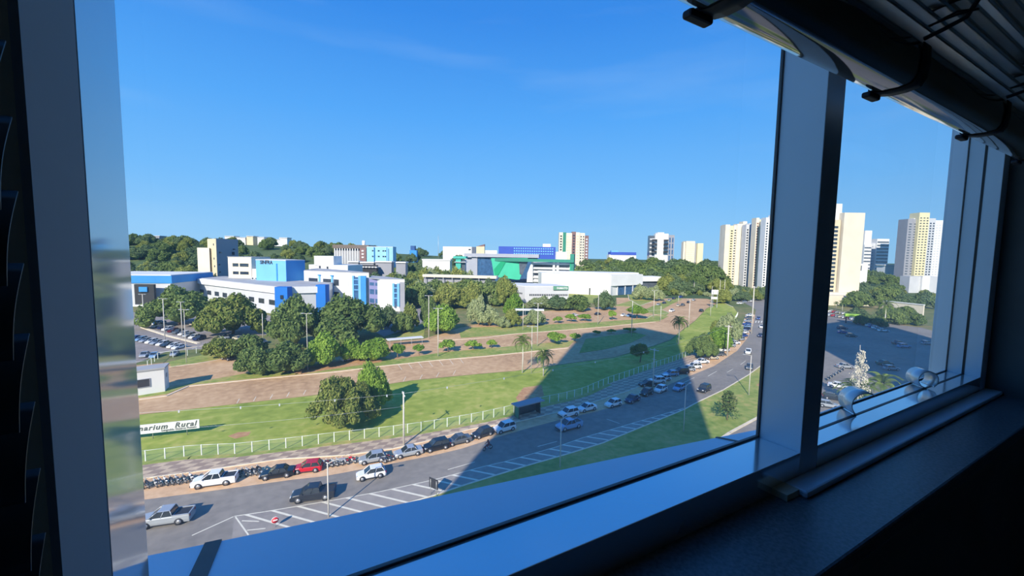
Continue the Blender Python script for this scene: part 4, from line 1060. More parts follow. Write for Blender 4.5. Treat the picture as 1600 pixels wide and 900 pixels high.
# low white house and teal building
D = 350; r = building('low white house half hidden by trees', 682, D); part('wall', r, quadp(col(660, D), col(703, D), 12), 0, zat(682, 407, D), B_white); part('roof', r, quadp(col(659, D - .5), col(704, D - .5), 13), zat(682, 407, D), zat(682, 405, D), B_roofl)
D = 345; r = building('small teal building with open dark ground floor', 720, D)
part('wall', r, quadp(col(708, D), col(728, D), 14), zat(718, 404, D), zat(718, 400.5, D), B_teal); part('core', r, quadp(col(712, D + 1), col(720, D + 1), 10), 0, zat(718, 404, D), B_teal)
part('glazing', r, quadp(col(714, D + 3), col(727, D + 3), 8), 0, zat(718, 406, D), B_paneg); part('slab', r, quadp(col(710, D - .5), col(728, D - .5), 12), zat(718, 410, D), zat(718, 409, D), B_lgrey)
# grey slab building with blue glass
D = 425; r = building('long grey slab roofed building with blue glazed wall', 780, D)
part('roof', r, quadp(col(725, D), col(842, D - 8), 26), zat(780, 402, D), zat(780, 396.5, D), B_slab)
part('wall', r, quadp(col(726, D + 2), col(746, D + 1), 20), 0, zat(736, 402, D), B_slab); part('glazing', r, quadp(col(746, D + 2), col(840, D - 4), 18), 0, zat(780, 402, D), B_paneb)
part('roof_house', r, quadp(col(758, D + 10), col(776.5, D + 10), 8), zat(765, 398, D), zat(765, 391, D), B_white)
slots([(732.5, 402.6, 7, 1.6)], (726, D), (746, D))
# long flat pale roof
r = building('long flat pale roof on posts behind the car park trees', 715, 300)
part('roof', r, quadp(col(660, 302), col(776, 292), 6), zat(715, 434, 297), zat(715, 430, 297), B_cream); part('back_wall', r, quadp(col(662, 305), col(774, 295), 1), 0, zat(715, 434, 297), B_grey)
for x in range(664, 776, 14): part('post', r, quadp(col(x, 302 - (x - 660) * .086), col(x + 1.2, 302 - (x - 660) * .086), .5), 0, zat(715, 434, 297), B_grey)
# GREEN FRONTED BUILDING
D = 386; r = building('white framed building with a slanting green front panel', 800, D)
zt, zb_ = zat(800, 404, D), zat(800, 408.5, D)
part('roof_beam', r, quadp(col(767, D), col(897, D - 12), 3), zb_, zt, B_gdark)
def slant(name, pix, mat, d, th=0.8):
    mb = MB(); f_ = [at(px, py, d) for px, py in pix]; k_ = [v + Vector((_fh.x, _fh.y, 0)) * th for v in f_]; n = len(pix)
    mb.add(f_ + k_, [list(range(n)), [n + i for i in range(n)][::-1]] + [[i, n + i, n + (i + 1) % n, (i + 1) % n] for i in range(n)], mat); return child(mb, name, r)
slant('green_panel', [(767.5, 403.5), (825, 403.5), (822, 408), (812, 437), (806, 437), (772, 432)], B_green, D - 0.6)
slant('green_stripe', [(786.5, 404), (793, 404), (779, 429), (774, 432), (771.5, 421)], B_green2, D - 1.2, .5)
slant('glass_wedge', [(811, 408), (825.5, 408), (816, 430), (812, 428)], B_paneg, D - 1.3, .4)
slant('white_column', [(831.5, 407.5), (832.5, 407.5), (832.5, 441), (823, 441), (824, 427)], B_white, D - 1.4, 2)
part('block', r, quadp(col(832, D + 3), col(892, D - 5), 20), 0, zb_, B_lgrey)
for y in (411, 418, 424, 432, 438): part('floor_slab', r, quadp(col(833, D + 1), col(866 if y > 420 else 891, D - 6), 4), zat(850, y + 2.6, D), zat(850, y, D), B_white)
for y in (415.4, 420.8, 428.5): part('window_band', r, quadp(col(835, D + 1.6), col(890, D - 5.6), 2), zat(850, y + 1.6, D), zat(850, y - 1.6, D), B_pane)
for x in (864, 870, 890): part('column', r, quadp(col(x, D - 4), col(x + 3.6, D - 4.5), 3), 0, zb_, B_white)
part('green_leg', r, quadp(col(891, D - 9), col(897, D - 10), 6), zat(894, 424, D), zat(894, 397, D), B_gdark); part('leg_front', r, quadp(col(891, D - 9.3), col(895.5, D - 9.3), .6), zat(894, 424, D), zat(894, 409, D), B_green2)
part('roof_box', r, quadp(col(869, D + 2), col(886, D + 2), 8), zb_, zat(878, 393.5, D), B_white)
part('side_wall', r, quadp(col(897, D - 4), col(899.5, D - 4), 6), 0, zat(898, 411, D), B_white)
# LONG WHITE HALL
r = building('long low bright white hall with flat roof and glazed porch', 900, 338)
a, b, c = col(847, 352), col(956, 330), col(1006, 352); zt = zat(900, 428.5, 341)
bk = [c + Vector((4, 16, 0)), a + Vector((12, 24, 0))]
part('wall', r, [a, b, col(959, 333)] + [c + Vector((0, 6, 0))] + bk, 0, zt, B_white)
part('roof', r, [a, b, c] + bk, zt, zt + .35, B_roofl)
part('roof_plate', r, [a + Vector((14, 4, 0)), b + Vector((4, 8, 0)), c + Vector((0, 5, 0))] + [v + Vector((-2, -2, 0)) for v in bk], zt + .3, zt + 1.5, B_white)
part('porch_band', r, quadp(b + Vector((.2, 0, 0)), c, 3), zat(980, 446, 340), zt, B_white); part('porch_glazing', r, quadp(col(958, 334), col(1002, 352), 2), 0, zat(980, 446, 340), B_paneb)
for x in (966, 978, 990): part('porch_column', r, quadp(col(x, 333 + (x - 958) * .4), col(x + 1.4, 333 + (x - 958) * .4), 1), 0, zat(980, 446, 340), B_lgrey)
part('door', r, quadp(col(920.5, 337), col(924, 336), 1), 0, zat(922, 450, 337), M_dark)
D = 365; part('annex', r, quadp(col(1004, D), col(1036, D + 6), 14), zat(1020, 440, D), zat(1020, 432.5, D), B_white); part('annex_glazing', r, quadp(col(1006, D + 3), col(1033, D + 8), 10), 0, zat(1020, 440, D), B_paneg)
# GREY BUILDING WITH GREEN SIGN
D = 275; r = building('low grey building with a green sign board on its roof edge', 850, D)
a, b, c = col(804, D + 10), col(821, D), col(890, D + 4); zt = zat(850, 448.5, D)
part('wall', r, [a, b, c, c + Vector((4, 22, 0)), a + Vector((6, 24, 0))], 0, zt, B_lgrey)
part('roof', r, [a, b, c, c + Vector((4, 22, 0)), a + Vector((6, 24, 0))], zt, zt + .5, B_roofl)
face_parts(r, 'window_row', b, c, 0, zt, ev(22, .62, .1, .02), [(.42, .54)], B_pane, stuff=True, dep=.15)
face_parts(r, 'window_row', a, b, 0, zt, ev(5, .55, .12, .2), [(.5, .6)], B_pane, stuff=True, dep=.15)
sa, sb = col(866, D + 1.5), col(889.5, D + 3.2)
part('sign_board', r, quadp(sa, sb, .5), zat(878, 453.5, D), zat(878, 447.5, D), bmat('sign_green', (96, 150, 124)))
put_text('lettering', r, text_mesh('FAMATO', 1.9, B_white, 0, 0.04, 'LEFT', .06), sa.lerp(sb, .22), sb, zat(878, 452.2, D), .12)
# far blue buildings
D = 640; r = building('long far blue building with pale window rows', 830, D)
part('wall', r, quadp(col(779, D), col(868, D), 20), 0, zat(825, 385.5, D), bmat('far_blue', (52, 84, 180)))
for y in (388.5, 392.5, 396.5): face_parts(r, 'window_row', col(800, D), col(867, D), zat(830, y + 1, D), zat(830, y - 1, D), ev(18, .6), [(0, 1)], B_sky, stuff=True, dep=.4)
part('roof_house', r, quadp(col(848, D + 3), col(860, D + 3), 8), 0, zat(855, 381, D), B_white)
D = 660; r = building('far white building with bright blue top storey', 973, D)
part('wall', r, quadp(col(952, D), col(994, D), 18), 0, zat(973, 398, D), B_white); part('top_storey', r, quadp(col(954, D - .5), col(994, D - .5), 18), zat(973, 398.5, D), zat(973, 394, D), bmat('far_blue', (52, 84, 180))); part('roof_house', r, quadp(col(955, D + 2), col(966, D + 2), 9), 0, zat(960, 391.5, D), B_sky)
# hill-top white buildings
for (x0, x1, y, lab) in ((352, 366, 369.5, 'far white building at the left end of the hilltop row'), (369, 384, 371.5, 'far white flat building on the hilltop above the cream wing'), (386, 396, 369.5, 'small far beige block on the hilltop row'), (403, 413, 371, 'small far white house with pitched roof on the hilltop'), (414, 437, 374.5, 'broad far white hall on the hilltop'), (437, 449, 372, 'far white block at the right end of the hilltop row'), (228, 250, 369, 'far grey roofed building on the horizon above the pavilion')):
    D = 700; r = building(lab, (x0 + x1) / 2, D)
    part('wall', r, quadp(col(x0, D), col(x1, D), 14), 0, zat((x0 + x1) / 2, y, D), B_beige if 'beige' in lab else (B_grey if 'grey' in lab else B_white))
    part('roof', r, quadp(col(x0 - .6, D - 1), col(x1 + .6, D - 1), 15), zat((x0 + x1) / 2, y, D), zat((x0 + x1) / 2, y - .9, D), B_lgrey)
# ---- apartment towers
def tower(label, D, vols, px, group=None):
    """vols: (px0, px1, top, wall material, d offset, windows) with windows = (columns, rows, fill, band material) or None"""
    global r
    r = building(label, px, D, 'tower block', 'apartment_tower', group)
    for (x0, x1, top, mat, dd, win) in vols:
        d = D + dd; a, b = col(x0, d), col(x1, d); zz = zat((x0 + x1) / 2, top, d); w_ = (b - a).length
        t0 = terrain(*a[:2]) - 2
        part('block', r, quadp(a, b, max(8, min(18, w_))), t0, zz, mat); part('parapet', r, quadp(a, b, max(8, min(18, w_)) * .98), zz, zz + .8, mat)
        if win:
            nc, nr, fill, wm = win
            if nc == 0: face_parts(r, 'balcony_band', a, b, t0, zz, [(.03, .97)], ev(nr, fill, .02, .03), wm, stuff=True, dep=.25)
            else: face_parts(r, 'window_grid', a, b, t0, zz, ev(nc, .5), ev(nr, fill, .02, .05), wm, stuff=True, dep=.2)
tower('cream and maroon striped apartment block beyond the green building', 560, [(873, 879, 364, B_cream, 2, (1, 12, .5, B_pane)), (879, 884, 364, B_gdark, 1, None), (884, 893, 365, B_cream, 0, (2, 12, .4, B_beige)), (893, 899, 363, B_maroon, 1, (1, 12, .5, B_pane)), (899, 905, 364, B_cream, 0, (1, 12, .4, B_beige)), (905, 913, 365, B_cream, 2, (2, 12, .5, B_pane)), (913, 919, 369, B_maroon, 4, (1, 10, .5, B_lgrey))], 895)
tower('white and dark glass office tower above the dark woods', 600, [(1014, 1023, 369, B_paneg, 6, (0, 7, .35, B_lgrey)), (1023, 1026, 366, B_white, 2, None), (1026, 1036, 364, B_white, 0, None), (1036, 1043, 366, B_white, 3, None), (1043, 1052.5, 368, B_grey, 5, (2, 5, .8, B_paneb))], 1033)
for y in (375, 381, 387, 393):
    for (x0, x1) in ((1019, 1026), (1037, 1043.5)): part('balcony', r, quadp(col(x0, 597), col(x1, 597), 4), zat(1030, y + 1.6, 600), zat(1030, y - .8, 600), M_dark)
tower('small cream apartment block with a shaded notch', 630, [(1067, 1071, 379, B_cream, 3, None), (1071, 1085, 377.5, B_cream, 0, (5, 11, .55, B_beige)), (1085, 1089, 381, B_grey, 5, None), (1089, 1098, 381, B_yel, 1, None)], 1082)  # the notch's shade is put in as a grey wall colour
tower('tall cream apartment tower with pale pilasters, leftmost beside the avenue', 440, [(1128.5, 1131, 353, B_cream, 4, None), (1131, 1138, 352, B_cream, 0, None), (1138, 1144, 354, B_yel, 2, (1, 22, .45, B_pane)), (1144, 1149, 353, B_cream, 1, (1, 22, .45, B_pane)), (1149, 1158, 351, B_cream, 0, None), (1158, 1164, 347, B_cream, 2, None)], 1146)
tower('pale tower with grey balconies behind the cream tower', 430, [(1163, 1168, 352, B_lgrey, 0, (1, 22, .5, B_pane)), (1168, 1172, 350, B_white, 2, None), (1170, 1178, 350, B_sky, 1, (2, 22, .4, B_grey))], 1170)
tower('tower with peach upper storeys and plain grey flank', 415, [(1178, 1183, 341.5, B_cream, 0, (1, 26, .5, B_maroon)), (1183, 1187, 344, B_yel, 1, (1, 26, .5, B_grey)), ], 1186)
part('side_wing', r, [col(1184, 411), col(1194.5, 452), col(1186, 456), col(1180, 430)], 0, zat(1188, 347, 420), B_beige)
tower('white tower with stacked dark balconies close to the mullion', 395, [(1193, 1198, 341, B_white, 0, (1, 27, .55, B_pane)), (1198, 1204, 345, B_white, 1, (1, 27, .5, B_paneb)), (1204, 1216, 337, B_white, 0, None)], 1204)
tower('cream tower with a blank end wall and stacked balconies beyond the mullion', 300, [(1300, 1309.5, 320, B_white, 3, None), (1296, 1309, 345, B_beige, 0, (1, 20, .55, B_pane)), (1309, 1317, 334, B_beige, 2, None), (1314, 1346, 334, B_cream, -2, None), (1285, 1365, 464, B_cream, -14, None), (1285, 1340, 459, B_cream, -6, (8, 1, .2, B_pane))], 1320)
tower('distant white twin tower with dark horizontal balconies', 640, [(1342, 1349, 362, B_grey, 6, None), (1348, 1359, 361, B_white, 2, None), (1349, 1360, 383, B_white, 0, (0, 9, .4, B_paneg)), (1359, 1369, 381, B_lgrey, 3, (2, 11, .4, B_grey)), (1368, 1387, 374, B_white, 0, (0, 11, .45, B_paneg))], 1368)
tower('tall pale yellow, grey and white striped tower near the right jamb', 560, [(1413, 1429, 343, B_grey, 4, (2, 22, .4, B_paneg)), (1422, 1427, 342, B_white, 6, None), (1430, 1446, 333, B_yel, 0, (3, 24, .35, B_pane)), (1446, 1456, 342, B_lgrey, 2, (2, 23, .5, B_pane)), (1456, 1471, 345, B_white, 4, (3, 22, .4, B_lgrey))], 1440)
D = 470; r = building('low white commercial block beside the far trees', 1352, D); part('wall', r, quadp(col(1338, D), col(1357, D), 14), 0, zat(1348, 412, D), B_white); part('wing', r, quadp(col(1340, D - 4), col(1352, D - 4), 8), 0, zat(1346, 424, D), B_white); slots([(1345, 419, 5, 8)], (1338, D - 1), (1357, D - 1))
D = 600; r = building('long low white hall under the striped tower', 1400, D); part('wall', r, quadp(col(1384, D), col(1412, D), 14), 0, zat(1400, 415, D), B_white); part('roof', r, quadp(col(1383, D - 1), col(1413, D - 1), 15), zat(1400, 415, D), zat(1400, 413.6, D), B_roofl)
D = 400; r = building('pale grey boundary building at the foot of the striped tower', 1440, D); part('wall', r, quadp(col(1424, D), col(1475, D), 10), 0, zat(1440, 432, D), B_lgrey); part('front', r, quadp(col(1444, D - 2), col(1456, D - 2), 3), 0, zat(1450, 431, D), B_white)
r = building('long cream low wall beyond the shaded street trees', 1410, 255, 'wall', 'boundary_wall'); part('wall', r, quadp(col(1385, 262), col(1450, 240), .8), 0, 6.0, B_cream); part('coping', r, quadp(col(1385, 261.7), col(1450, 239.7), 1.2), 6.0, 6.5, B_white)
r = building('yellow green sign canopy over the parked cars', 1341, 200, 'canopy', 'sign_canopy'); part('fascia', r, quadp(col(1328, 206), col(1354, 203), 3), zat(1340, 495.5, 204), zat(1340, 491.5, 204), nmat('lime', s2l(160, 205, 70), 0.6)); part('post', r, quadp(col(1329.5, 206), col(1330.5, 206), .4), 0, zat(1330, 492, 206), M_dark); part('post', r, quadp(col(1352, 204), col(1353, 204), .4), 0, zat(1352, 492, 204), M_dark)

# ================================================================== SMALL STRUCTURES
# guardhouse
r = building('small white flat roofed guardhouse with a dark window', 240, 120, 'guardhouse', 'guardhouse')
a, b, c = gp(195, 622), gp(258, 612), gp(264.5, 604)
dn = (b - a).normalized(); bk = [c + Vector((0, 0, 0)), a + (c - b)]
zt = zat(258, 576, depth(258, 612))
part('wall', r, [a, b, c, a + (c - b)], 0, zt, B_white)
part('roof', r, [a + Vector((-.2, -.2, 0)), b + Vector((.2, -.2, 0)), c + Vector((.2, .2, 0)), a + (c - b) + Vector((-.2, .2, 0))], zt, zt + .35, B_roof)
face_parts(r, 'window', a, b, 0, zt, [(.22, .62)], [(.34, .66)], B_pane, frame=B_grey, fr=.1)
face_parts(r, 'vent', b, c, 0, zt, [(.35, .65)], [(.55, .72)], B_grey)
# sign board with lettering
r = building('white sign board with dark serif lettering on the lawn', 262, 80, 'sign', 'sign_board')
dS = depth(312, 678); a, b = gp(150, 697), gp(312, 679)
z0 = zat(312, 668, dS); z1 = zat(312, 654.5, dS)
part('board', r, quadp(a, b, .18), z0, z1, B_white)
dd = (b - a).normalized()
M_letter = nmat('sign_letter', s2l(84, 92, 92), 0.7)
me = text_mesh('Cenarium  Rural', (z1 - z0) * 0.80, M_letter, 0.28, 0.01, 'RIGHT', 0.035, 1.16)
put_text('lettering', r, me, b - dd * 0.45, b, z0 + (z1 - z0) * 0.36, 0.03)
me = text_mesh('Leopoldo Gueiros Famato', (z1 - z0) * 0.30, M_letter, 0.1, 0.01, 'RIGHT', 0.02)
put_text('lettering', r, me, b - dd * 0.4, b, z0 + (z1 - z0) * 0.10, 0.03)
for u in (.2, .52, .86):
    p = a.lerp(b, u) + Vector((.1, .4, 0)); mb = MB(); mb.tube([(p.x, p.y, 0), (p.x, p.y, z1 - .1)], .06, M_steel, 6); child(mb, 'post', r)
# bus shelter
r = building('dark bus shelter with flat roof on the chequered pavement', 825, 85, 'bus shelter', 'bus_shelter')
a, b = gp(811, 656), gp(844, 647); d = (b - a).normalized(); n = Vector((-d.y, d.x, 0))
part('roof', r, [(a - d * .6 - n * .4), (b + d * .8 - n * .4), (b + d * .8 + n * 1.9), (a - d * .6 + n * 1.9)], 2.65, 2.85, B_grey)
part('back_panel', r, [a + n * 1.4, b + n * 1.4, b + n * 1.48, a + n * 1.48], .4, 2.5, B_pane)
part('side_panel', r, [a + n * .2, a + d * .08 + n * .2, a + d * .08 + n * 1.4, a + n * 1.4], .1, 2.6, B_gdark); part('side_panel', r, [b + n * .2, b + d * .08 + n * .2, b + d * .08 + n * 1.4, b + n * 1.4], .1, 2.6, M_dark)
part('bench', r, [a + d * .6 + n * .9, b - d * .6 + n * .9, b - d * .6 + n * 1.3, a + d * .6 + n * 1.3], .45, .52, M_trim)
for p in (a, b, a + n * 1.4, b + n * 1.4): mb = MB(); mb.tube([(p.x, p.y, 0.1), (p.x, p.y, 2.7)], .06, M_trim, 6); child(mb, 'post', r)
# traffic panel seen edge-on, and the round no-entry sign
r = building('dark roadside panel on two posts, its back to the window', 677, 53, 'sign', 'traffic_sign')
p1, p2 = gp(682, 777), gp(673, 773)
mb = MB(); e = (p2 - p1).normalized(); w_ = Vector((-e.y, e.x, 0)) * .03
zz1 = zat(682, 765, p1.dot(_fh)); zz0 = zz1 + 1.15
part('panel', r, [p1 - e * .25 - w_, p2 + e * .25 - w_, p2 + e * .25 + w_, p1 - e * .25 + w_], zz1, zz0 + .2, M_trim)
for p in (p1, p2): mb = MB(); mb.tube([(p.x, p.y, 0), (p.x, p.y, zz0)], .045, M_steel, 6); child(mb, 'post', r)
D_ = 45.2; p = col(416, D_); zc = zat(416, 812, D_)
r = empty('no_entry_sign', p, atan2(-p.y, -p.x)); tag(r, 'round red no-entry sign with white bar at the road edge', 'sign')
M_red = nmat('sign_red', s2l(205, 40, 55), 0.5)
mb = MB(); mb.disc((0.06, 0, zc), .40, (1, 0, 0), .03, B_white, 20); mb.disc((0.075, 0, zc), .36, (1, 0, 0), .03, M_red, 20); mb.build('disc', r)
mb = MB(); mb.box(.08, .10, -.25, .25, zc - .07, zc + .07, B_white); mb.build('bar', r); mb = MB(); mb.tube([(0, 0, 0), (0, 0, zc + .3)], .035, M_steel, 6); mb.build('post', r)
# pale hoarding panels near the far fence
r = building('white hoarding on posts beside the far avenue', 1122, 250, 'sign', 'hoarding'); D = 262
part('panel', r, quadp(col(1115, D), col(1125.5, D), .4), zat(1120, 460, D), zat(1120, 453, D), B_white); part('panel', r, quadp(col(1115, D), col(1125, D), .4), zat(1120, 467.5, D), zat(1120, 464, D), B_white)
for x in (1117, 1124): part('post', r, quadp(col(x, D), col(x + .8, D), .3), 0, zat(1120, 455, D), M_steel)
# car-port awning in the shrubs
r = building('small flat white awning among the shrubs', 611, 140, 'awning', 'awning'); a, b = gp(606, 543), gp(662, 538); part('roof', r, quadp(a, b, 3.0), 2.3, 2.5, B_roofl)
for u in (.05, .35, .65, .95): p = a.lerp(b, u); part('post', r, [p, p + Vector((.12, 0, 0)), p + Vector((.12, .12, 0)), p + Vector((0, .12, 0))], 0, 2.3, M_steel)
# flat white walkway canopy between the pale trees
D = 190; r = building('thin white walkway canopy between the pale trees', 832, D, 'canopy', 'walkway_canopy'); part('roof', r, quadp(col(806, D), col(852, D), 3), zat(830, 485.6, D), zat(830, 483.6, D), B_roofl)
for x in (808, 822, 836, 850): part('post', r, quadp(col(x, D), col(x + .5, D), .15), 0, zat(x, 485, D), M_steel)
# lot fence on the left
fn2 = empty('rail_fence', gp(232, 574)); tag(fn2, 'low white rail fence along the left parking lot edge', 'fence')
pz = [gp(x, y) for x, y in ((200, 578), (232, 574), (246, 561), (300, 555), (312, 550))]
for i, (p, d) in enumerate(along(pz, 3.4, .5)):
    mb = MB(); mb.box(p.x - .06, p.x + .06, p.y - .06, p.y + .06, 0, 1.9, M_fence); child(mb, 'post', fn2)
for i in range(4): mb = MB(); mb.tube([pz[i] + Vector((0, 0, 1.9)), pz[i + 1] + Vector((0, 0, 1.9))], .05, M_fence, 5); child(mb, 'top_rail', fn2)

# ================================================================== PEOPLE
M_skin = nmat('skin', s2l(150, 105, 80), 0.6); M_shirt = nmat('dark_red_shirt', s2l(120, 40, 56), 0.8); M_jean = nmat('dark_trousers', s2l(40, 44, 60), 0.8)
def rider(loc, heading):
    """a seated motorcycle rider, one continuous skinned body"""
    J = dict(pel=(-.28, 0, .93), chest=(-.16, 0, 1.28), neck=(-.12, 0, 1.45), head=(-.06, 0, 1.62), ls=(-.14, .19, 1.38), le=(.08, .26, 1.15), lh=(.32, .32, 1.08), rs=(-.14, -.19, 1.38), re=(.08, -.26, 1.15), rh=(.32, -.32, 1.08),
             lk=(.14, .2, .80), lf=(-.05, .18, .40), lt=(.10, .19, .34), rk=(.14, -.2, .80), rf=(-.05, -.18, .40), rt=(.10, -.19, .34), lhp=(-.24, .11, .90), rhp=(-.24, -.11, .90))
    rad = dict(pel=.16, chest=.17, neck=.07, head=.13, ls=.08, le=.055, lh=.045, rs=.08, re=.055, rh=.045, lk=.075, lf=.05, lt=.05, rk=.075, rf=.05, rt=.05, lhp=.1, rhp=.1)
    names = list(J); ed = [('pel', 'chest'), ('chest', 'neck'), ('neck', 'head'), ('chest', 'ls'), ('ls', 'le'), ('le', 'lh'), ('chest', 'rs'), ('rs', 're'), ('re', 'rh'), ('pel', 'lhp'), ('lhp', 'lk'), ('lk', 'lf'), ('lf', 'lt'), ('pel', 'rhp'), ('rhp', 'rk'), ('rk', 'rf'), ('rf', 'rt')]
    me = bpy.data.meshes.new('person'); me.from_pydata([J[k] for k in names], [(names.index(x), names.index(y)) for x, y in ed], [])
    o = link('person', me, None, loc, heading)
    md = o.modifiers.new('skin', 'SKIN'); o.modifiers.new('sub', 'SUBSURF').levels = 1
    o.modifiers['sub'].render_levels = 1
    for i, k in enumerate(names): me.skin_vertices[0].data[i].radius = (rad[k], rad[k]); me.skin_vertices[0].data[i].use_root = (k == 'pel')
    me.materials.append(M_shirt)
    tag(o, 'person in dark red top riding a motorcycle along the street', 'person')
    MB().ball((-.05, 0, 1.64), (.15, .135, .15), M_trim, 12, 8).build('helmet', o)
    return o
hx = hd(762)
motorbike(762, 703, hx, 'maroon', 'moving motorcycle ridden along the street at the shadow edge', None)
rider(gp(762, 703, 0.05), hx)

# ================================================================== CARS
RT = ROADTOP
# the near kerbside row, from the fence sign end to the bus shelter
for px, py, kd, pn, lab in ((336, 756, 'pickup', 'white', 'white pickup truck parked at the kerb between motorcycle rows'), (434, 744, 'sedan', 'black', 'black sedan parked between motorcycles and the red hatchback'), (481, 735.5, 'hatch', 'red', 'bright red hatchback parked at the kerb'),
                            (582, 721, 'hatch', 'silver', 'silver hatchback parked after the motorcycle row'), (638, 711, 'sedan', 'silver', 'silver sedan parked beside the concrete utility pole'), (682, 701.5, 'suv', 'black', 'black sport utility car parked behind the silver sedan'),
                            (716, 692, 'sedan', 'grey', 'grey sedan parked between two dark cars in sunlight'), (754, 681, 'hatch', 'dark', 'dark grey hatchback parked ahead of the shadow edge'), (788, 673, 'suv', 'white', 'white car with dark windows parked at the shadow edge by the shelter')):
    car(px, py, hd(px), kd, pn, lab, 'cars parked along the kerb')
for px, py, kd, pn, lab in ((888, 649.5, 'suv', 'white', 'first white car parked past the bus shelter'), (917, 641, 'sedan', 'white', 'second white car past the bus shelter, a sedan'), (958, 634, 'hatch', 'white', 'white hatchback parked alone before the dark cars'),
                            (988, 627, 'sedan', 'navy', 'dark blue sedan parked in shade behind the white hatchback'), (1010, 616.5, 'hatch', 'black', 'black hatchback parked in shade beside the tall pole'), (1032, 611.5, 'hatch', 'white', 'white hatchback parked in shade right of the tall pole')):
    car(px, py, hd(px), kd, pn, lab, 'cars parked along the kerb')
ang = [(1012, 603, 'sedan', 'dark'), (1026, 598, 'suv', 'white'), (1036, 594, 'hatch', 'white'), (1048, 587, 'hatch', 'lightblue'), (1064, 583.5, 'suv', 'black'), (1075, 579.5, 'hatch', 'silver'), (1084, 575.5, 'suv', 'white'), (1096, 567.5, 'sedan', 'white'), (1112, 561, 'sedan', 'beige'), (1122, 556, 'hatch', 'grey'), (1131, 549, 'hatch', 'white'), (1140, 542, 'suv', 'silver'), (1147, 538, 'sedan', 'white'),
       (1156, 532, 'hatch', 'silver'), (1160, 526.5, 'sedan', 'blue'), (1162, 521, 'hatch', 'white'), (1165, 516.5, 'suv', 'navy'), (1167, 512, 'hatch', 'lightblue'), (1168, 508, 'sedan', 'blue'), (1169, 503, 'hatch', 'silver'), (1170, 498, 'sedan', 'grey'), (1171, 494, 'hatch', 'white')]
for i, (px, py, kd, pn) in enumerate(ang):
    lab = '%s %s angle-parked along the avenue kerb, %s from the near end' % ({'lightblue': 'pale blue', 'navy': 'dark blue', 'dark': 'dark grey', 'beige': 'beige'}.get(pn, pn), {'suv': 'tall car', 'hatch': 'hatchback', 'sedan': 'sedan'}[kd], ['first', 'second', 'third', 'fourth', 'fifth', 'sixth', 'seventh', 'eighth', 'ninth', 'tenth', 'eleventh', 'twelfth', 'thirteenth', 'fourteenth', 'fifteenth', 'sixteenth', 'seventeenth', 'eighteenth', 'nineteenth', 'twentieth', 'twenty-first', 'twenty-second'][i])
    car(px, py, hd(px) + (radians(-32) if i < 17 else radians(-50)), kd, pn, lab, 'cars angle-parked along the avenue', detail=i < 12)
# moving traffic
for px, py, kd, pn, lab, off in ((260, 816, 'pickup', 'silver', 'silver pickup truck driving at the lower left of the street', 0), (490, 778, 'pickup', 'dark', 'dark pickup truck with black bed driving in the street', 0), (580, 745, 'hatch', 'white', 'white hatchback driving behind the dark pickup', 0),
                                 (889, 669, 'pickup', 'lightblue', 'pale pickup truck driving through the tower shadow', 0), (1061, 609, 'hatch', 'lightblue', 'pale blue hatchback driving at the right shadow edge', 0), (1100, 611, 'suv', 'dark', 'dark sport utility car driving just out of the shadow', 0),
                                 (1169, 552, 'hatch', 'white', 'white car driving toward us on the avenue', 0), (1171, 576, 'sedan', 'grey', 'grey sedan on the avenue beside the lamp post', 0), (1188, 526, 'hatch', 'navy', 'dark car on the avenue above the grey sedan', 0), (1190, 512, 'sedan', 'white', 'white car far up the avenue near the crossing', 0),
                                 (1185, 499, 'hatch', 'blue', 'blue car far up the avenue', 0), (1197, 507, 'hatch', 'maroon', 'maroon car half hidden by the mullion', 0)):
    car(px, py, hd(min(px, 1176)) + off, kd, pn, lab)
for px, py, kd, pn, lab in ((1156, 475, 'sedan', 'white', 'white car at the far bend of the avenue, left one'), (1164, 473, 'hatch', 'silver', 'silver car at the far bend of the avenue'), (1172, 471.5, 'hatch', 'white', 'white car at the far bend of the avenue, right one')):
    car(px, py, YAW * -1 + 0.2, kd, pn, lab, detail=False)
ORD = ['first', 'second', 'third', 'fourth', 'fifth', 'sixth', 'seventh', 'eighth', 'ninth', 'tenth']
# motorcycles
for i, (px, py, pn) in enumerate(((222, 762, 'black'), (230, 761, 'dark'), (243, 759.5, 'silver'), (250, 758, 'silver'), (259, 757, 'white'), (268, 756, 'black'), (277, 755, 'silver'), (288, 753, 'grey'), (299, 751, 'white'))):
    motorbike(px, py, hd(240) - 0.9, pn, '%s motorcycle, %s in the row between the frame and the white pickup' % ('black' if pn in ('black', 'dark') else ('white' if pn == 'white' else 'grey'), ORD[i]), 'motorcycles left of the white pickup')
for i, (px, py, pn) in enumerate(((372, 744, 'black'), (381, 743, 'dark'), (388, 742, 'silver'), (397, 741, 'dark'), (405, 738, 'black'))):
    motorbike(px, py, hd(390) - 0.9, pn, 'motorcycle, %s in the short row between white pickup and black sedan' % ORD[i], 'motorcycles between pickup and black sedan')
for i, (px, py, pn) in enumerate(((507, 729, 'white'), (514, 728.5, 'maroon'), (522, 727.5, 'silver'), (530, 726, 'silver'), (539, 724.5, 'red'), (550, 722.5, 'red'))):
    motorbike(px, py, hd(530) - 0.9, pn, '%s motorcycle, %s in the row right of the red hatchback' % (pn, ORD[i]), 'motorcycles right of the red hatchback')
for i, (px, py, pn) in enumerate(((596, 723, 'navy'), (603, 721, 'dark'), (609, 719, 'maroon'))):
    motorbike(px, py, hd(600) - 0.7, pn, '%s motorcycle in the huddle of three behind the silver hatchback' % ['dark blue', 'dark grey', 'maroon'][i], 'motorcycles behind the silver hatchback')
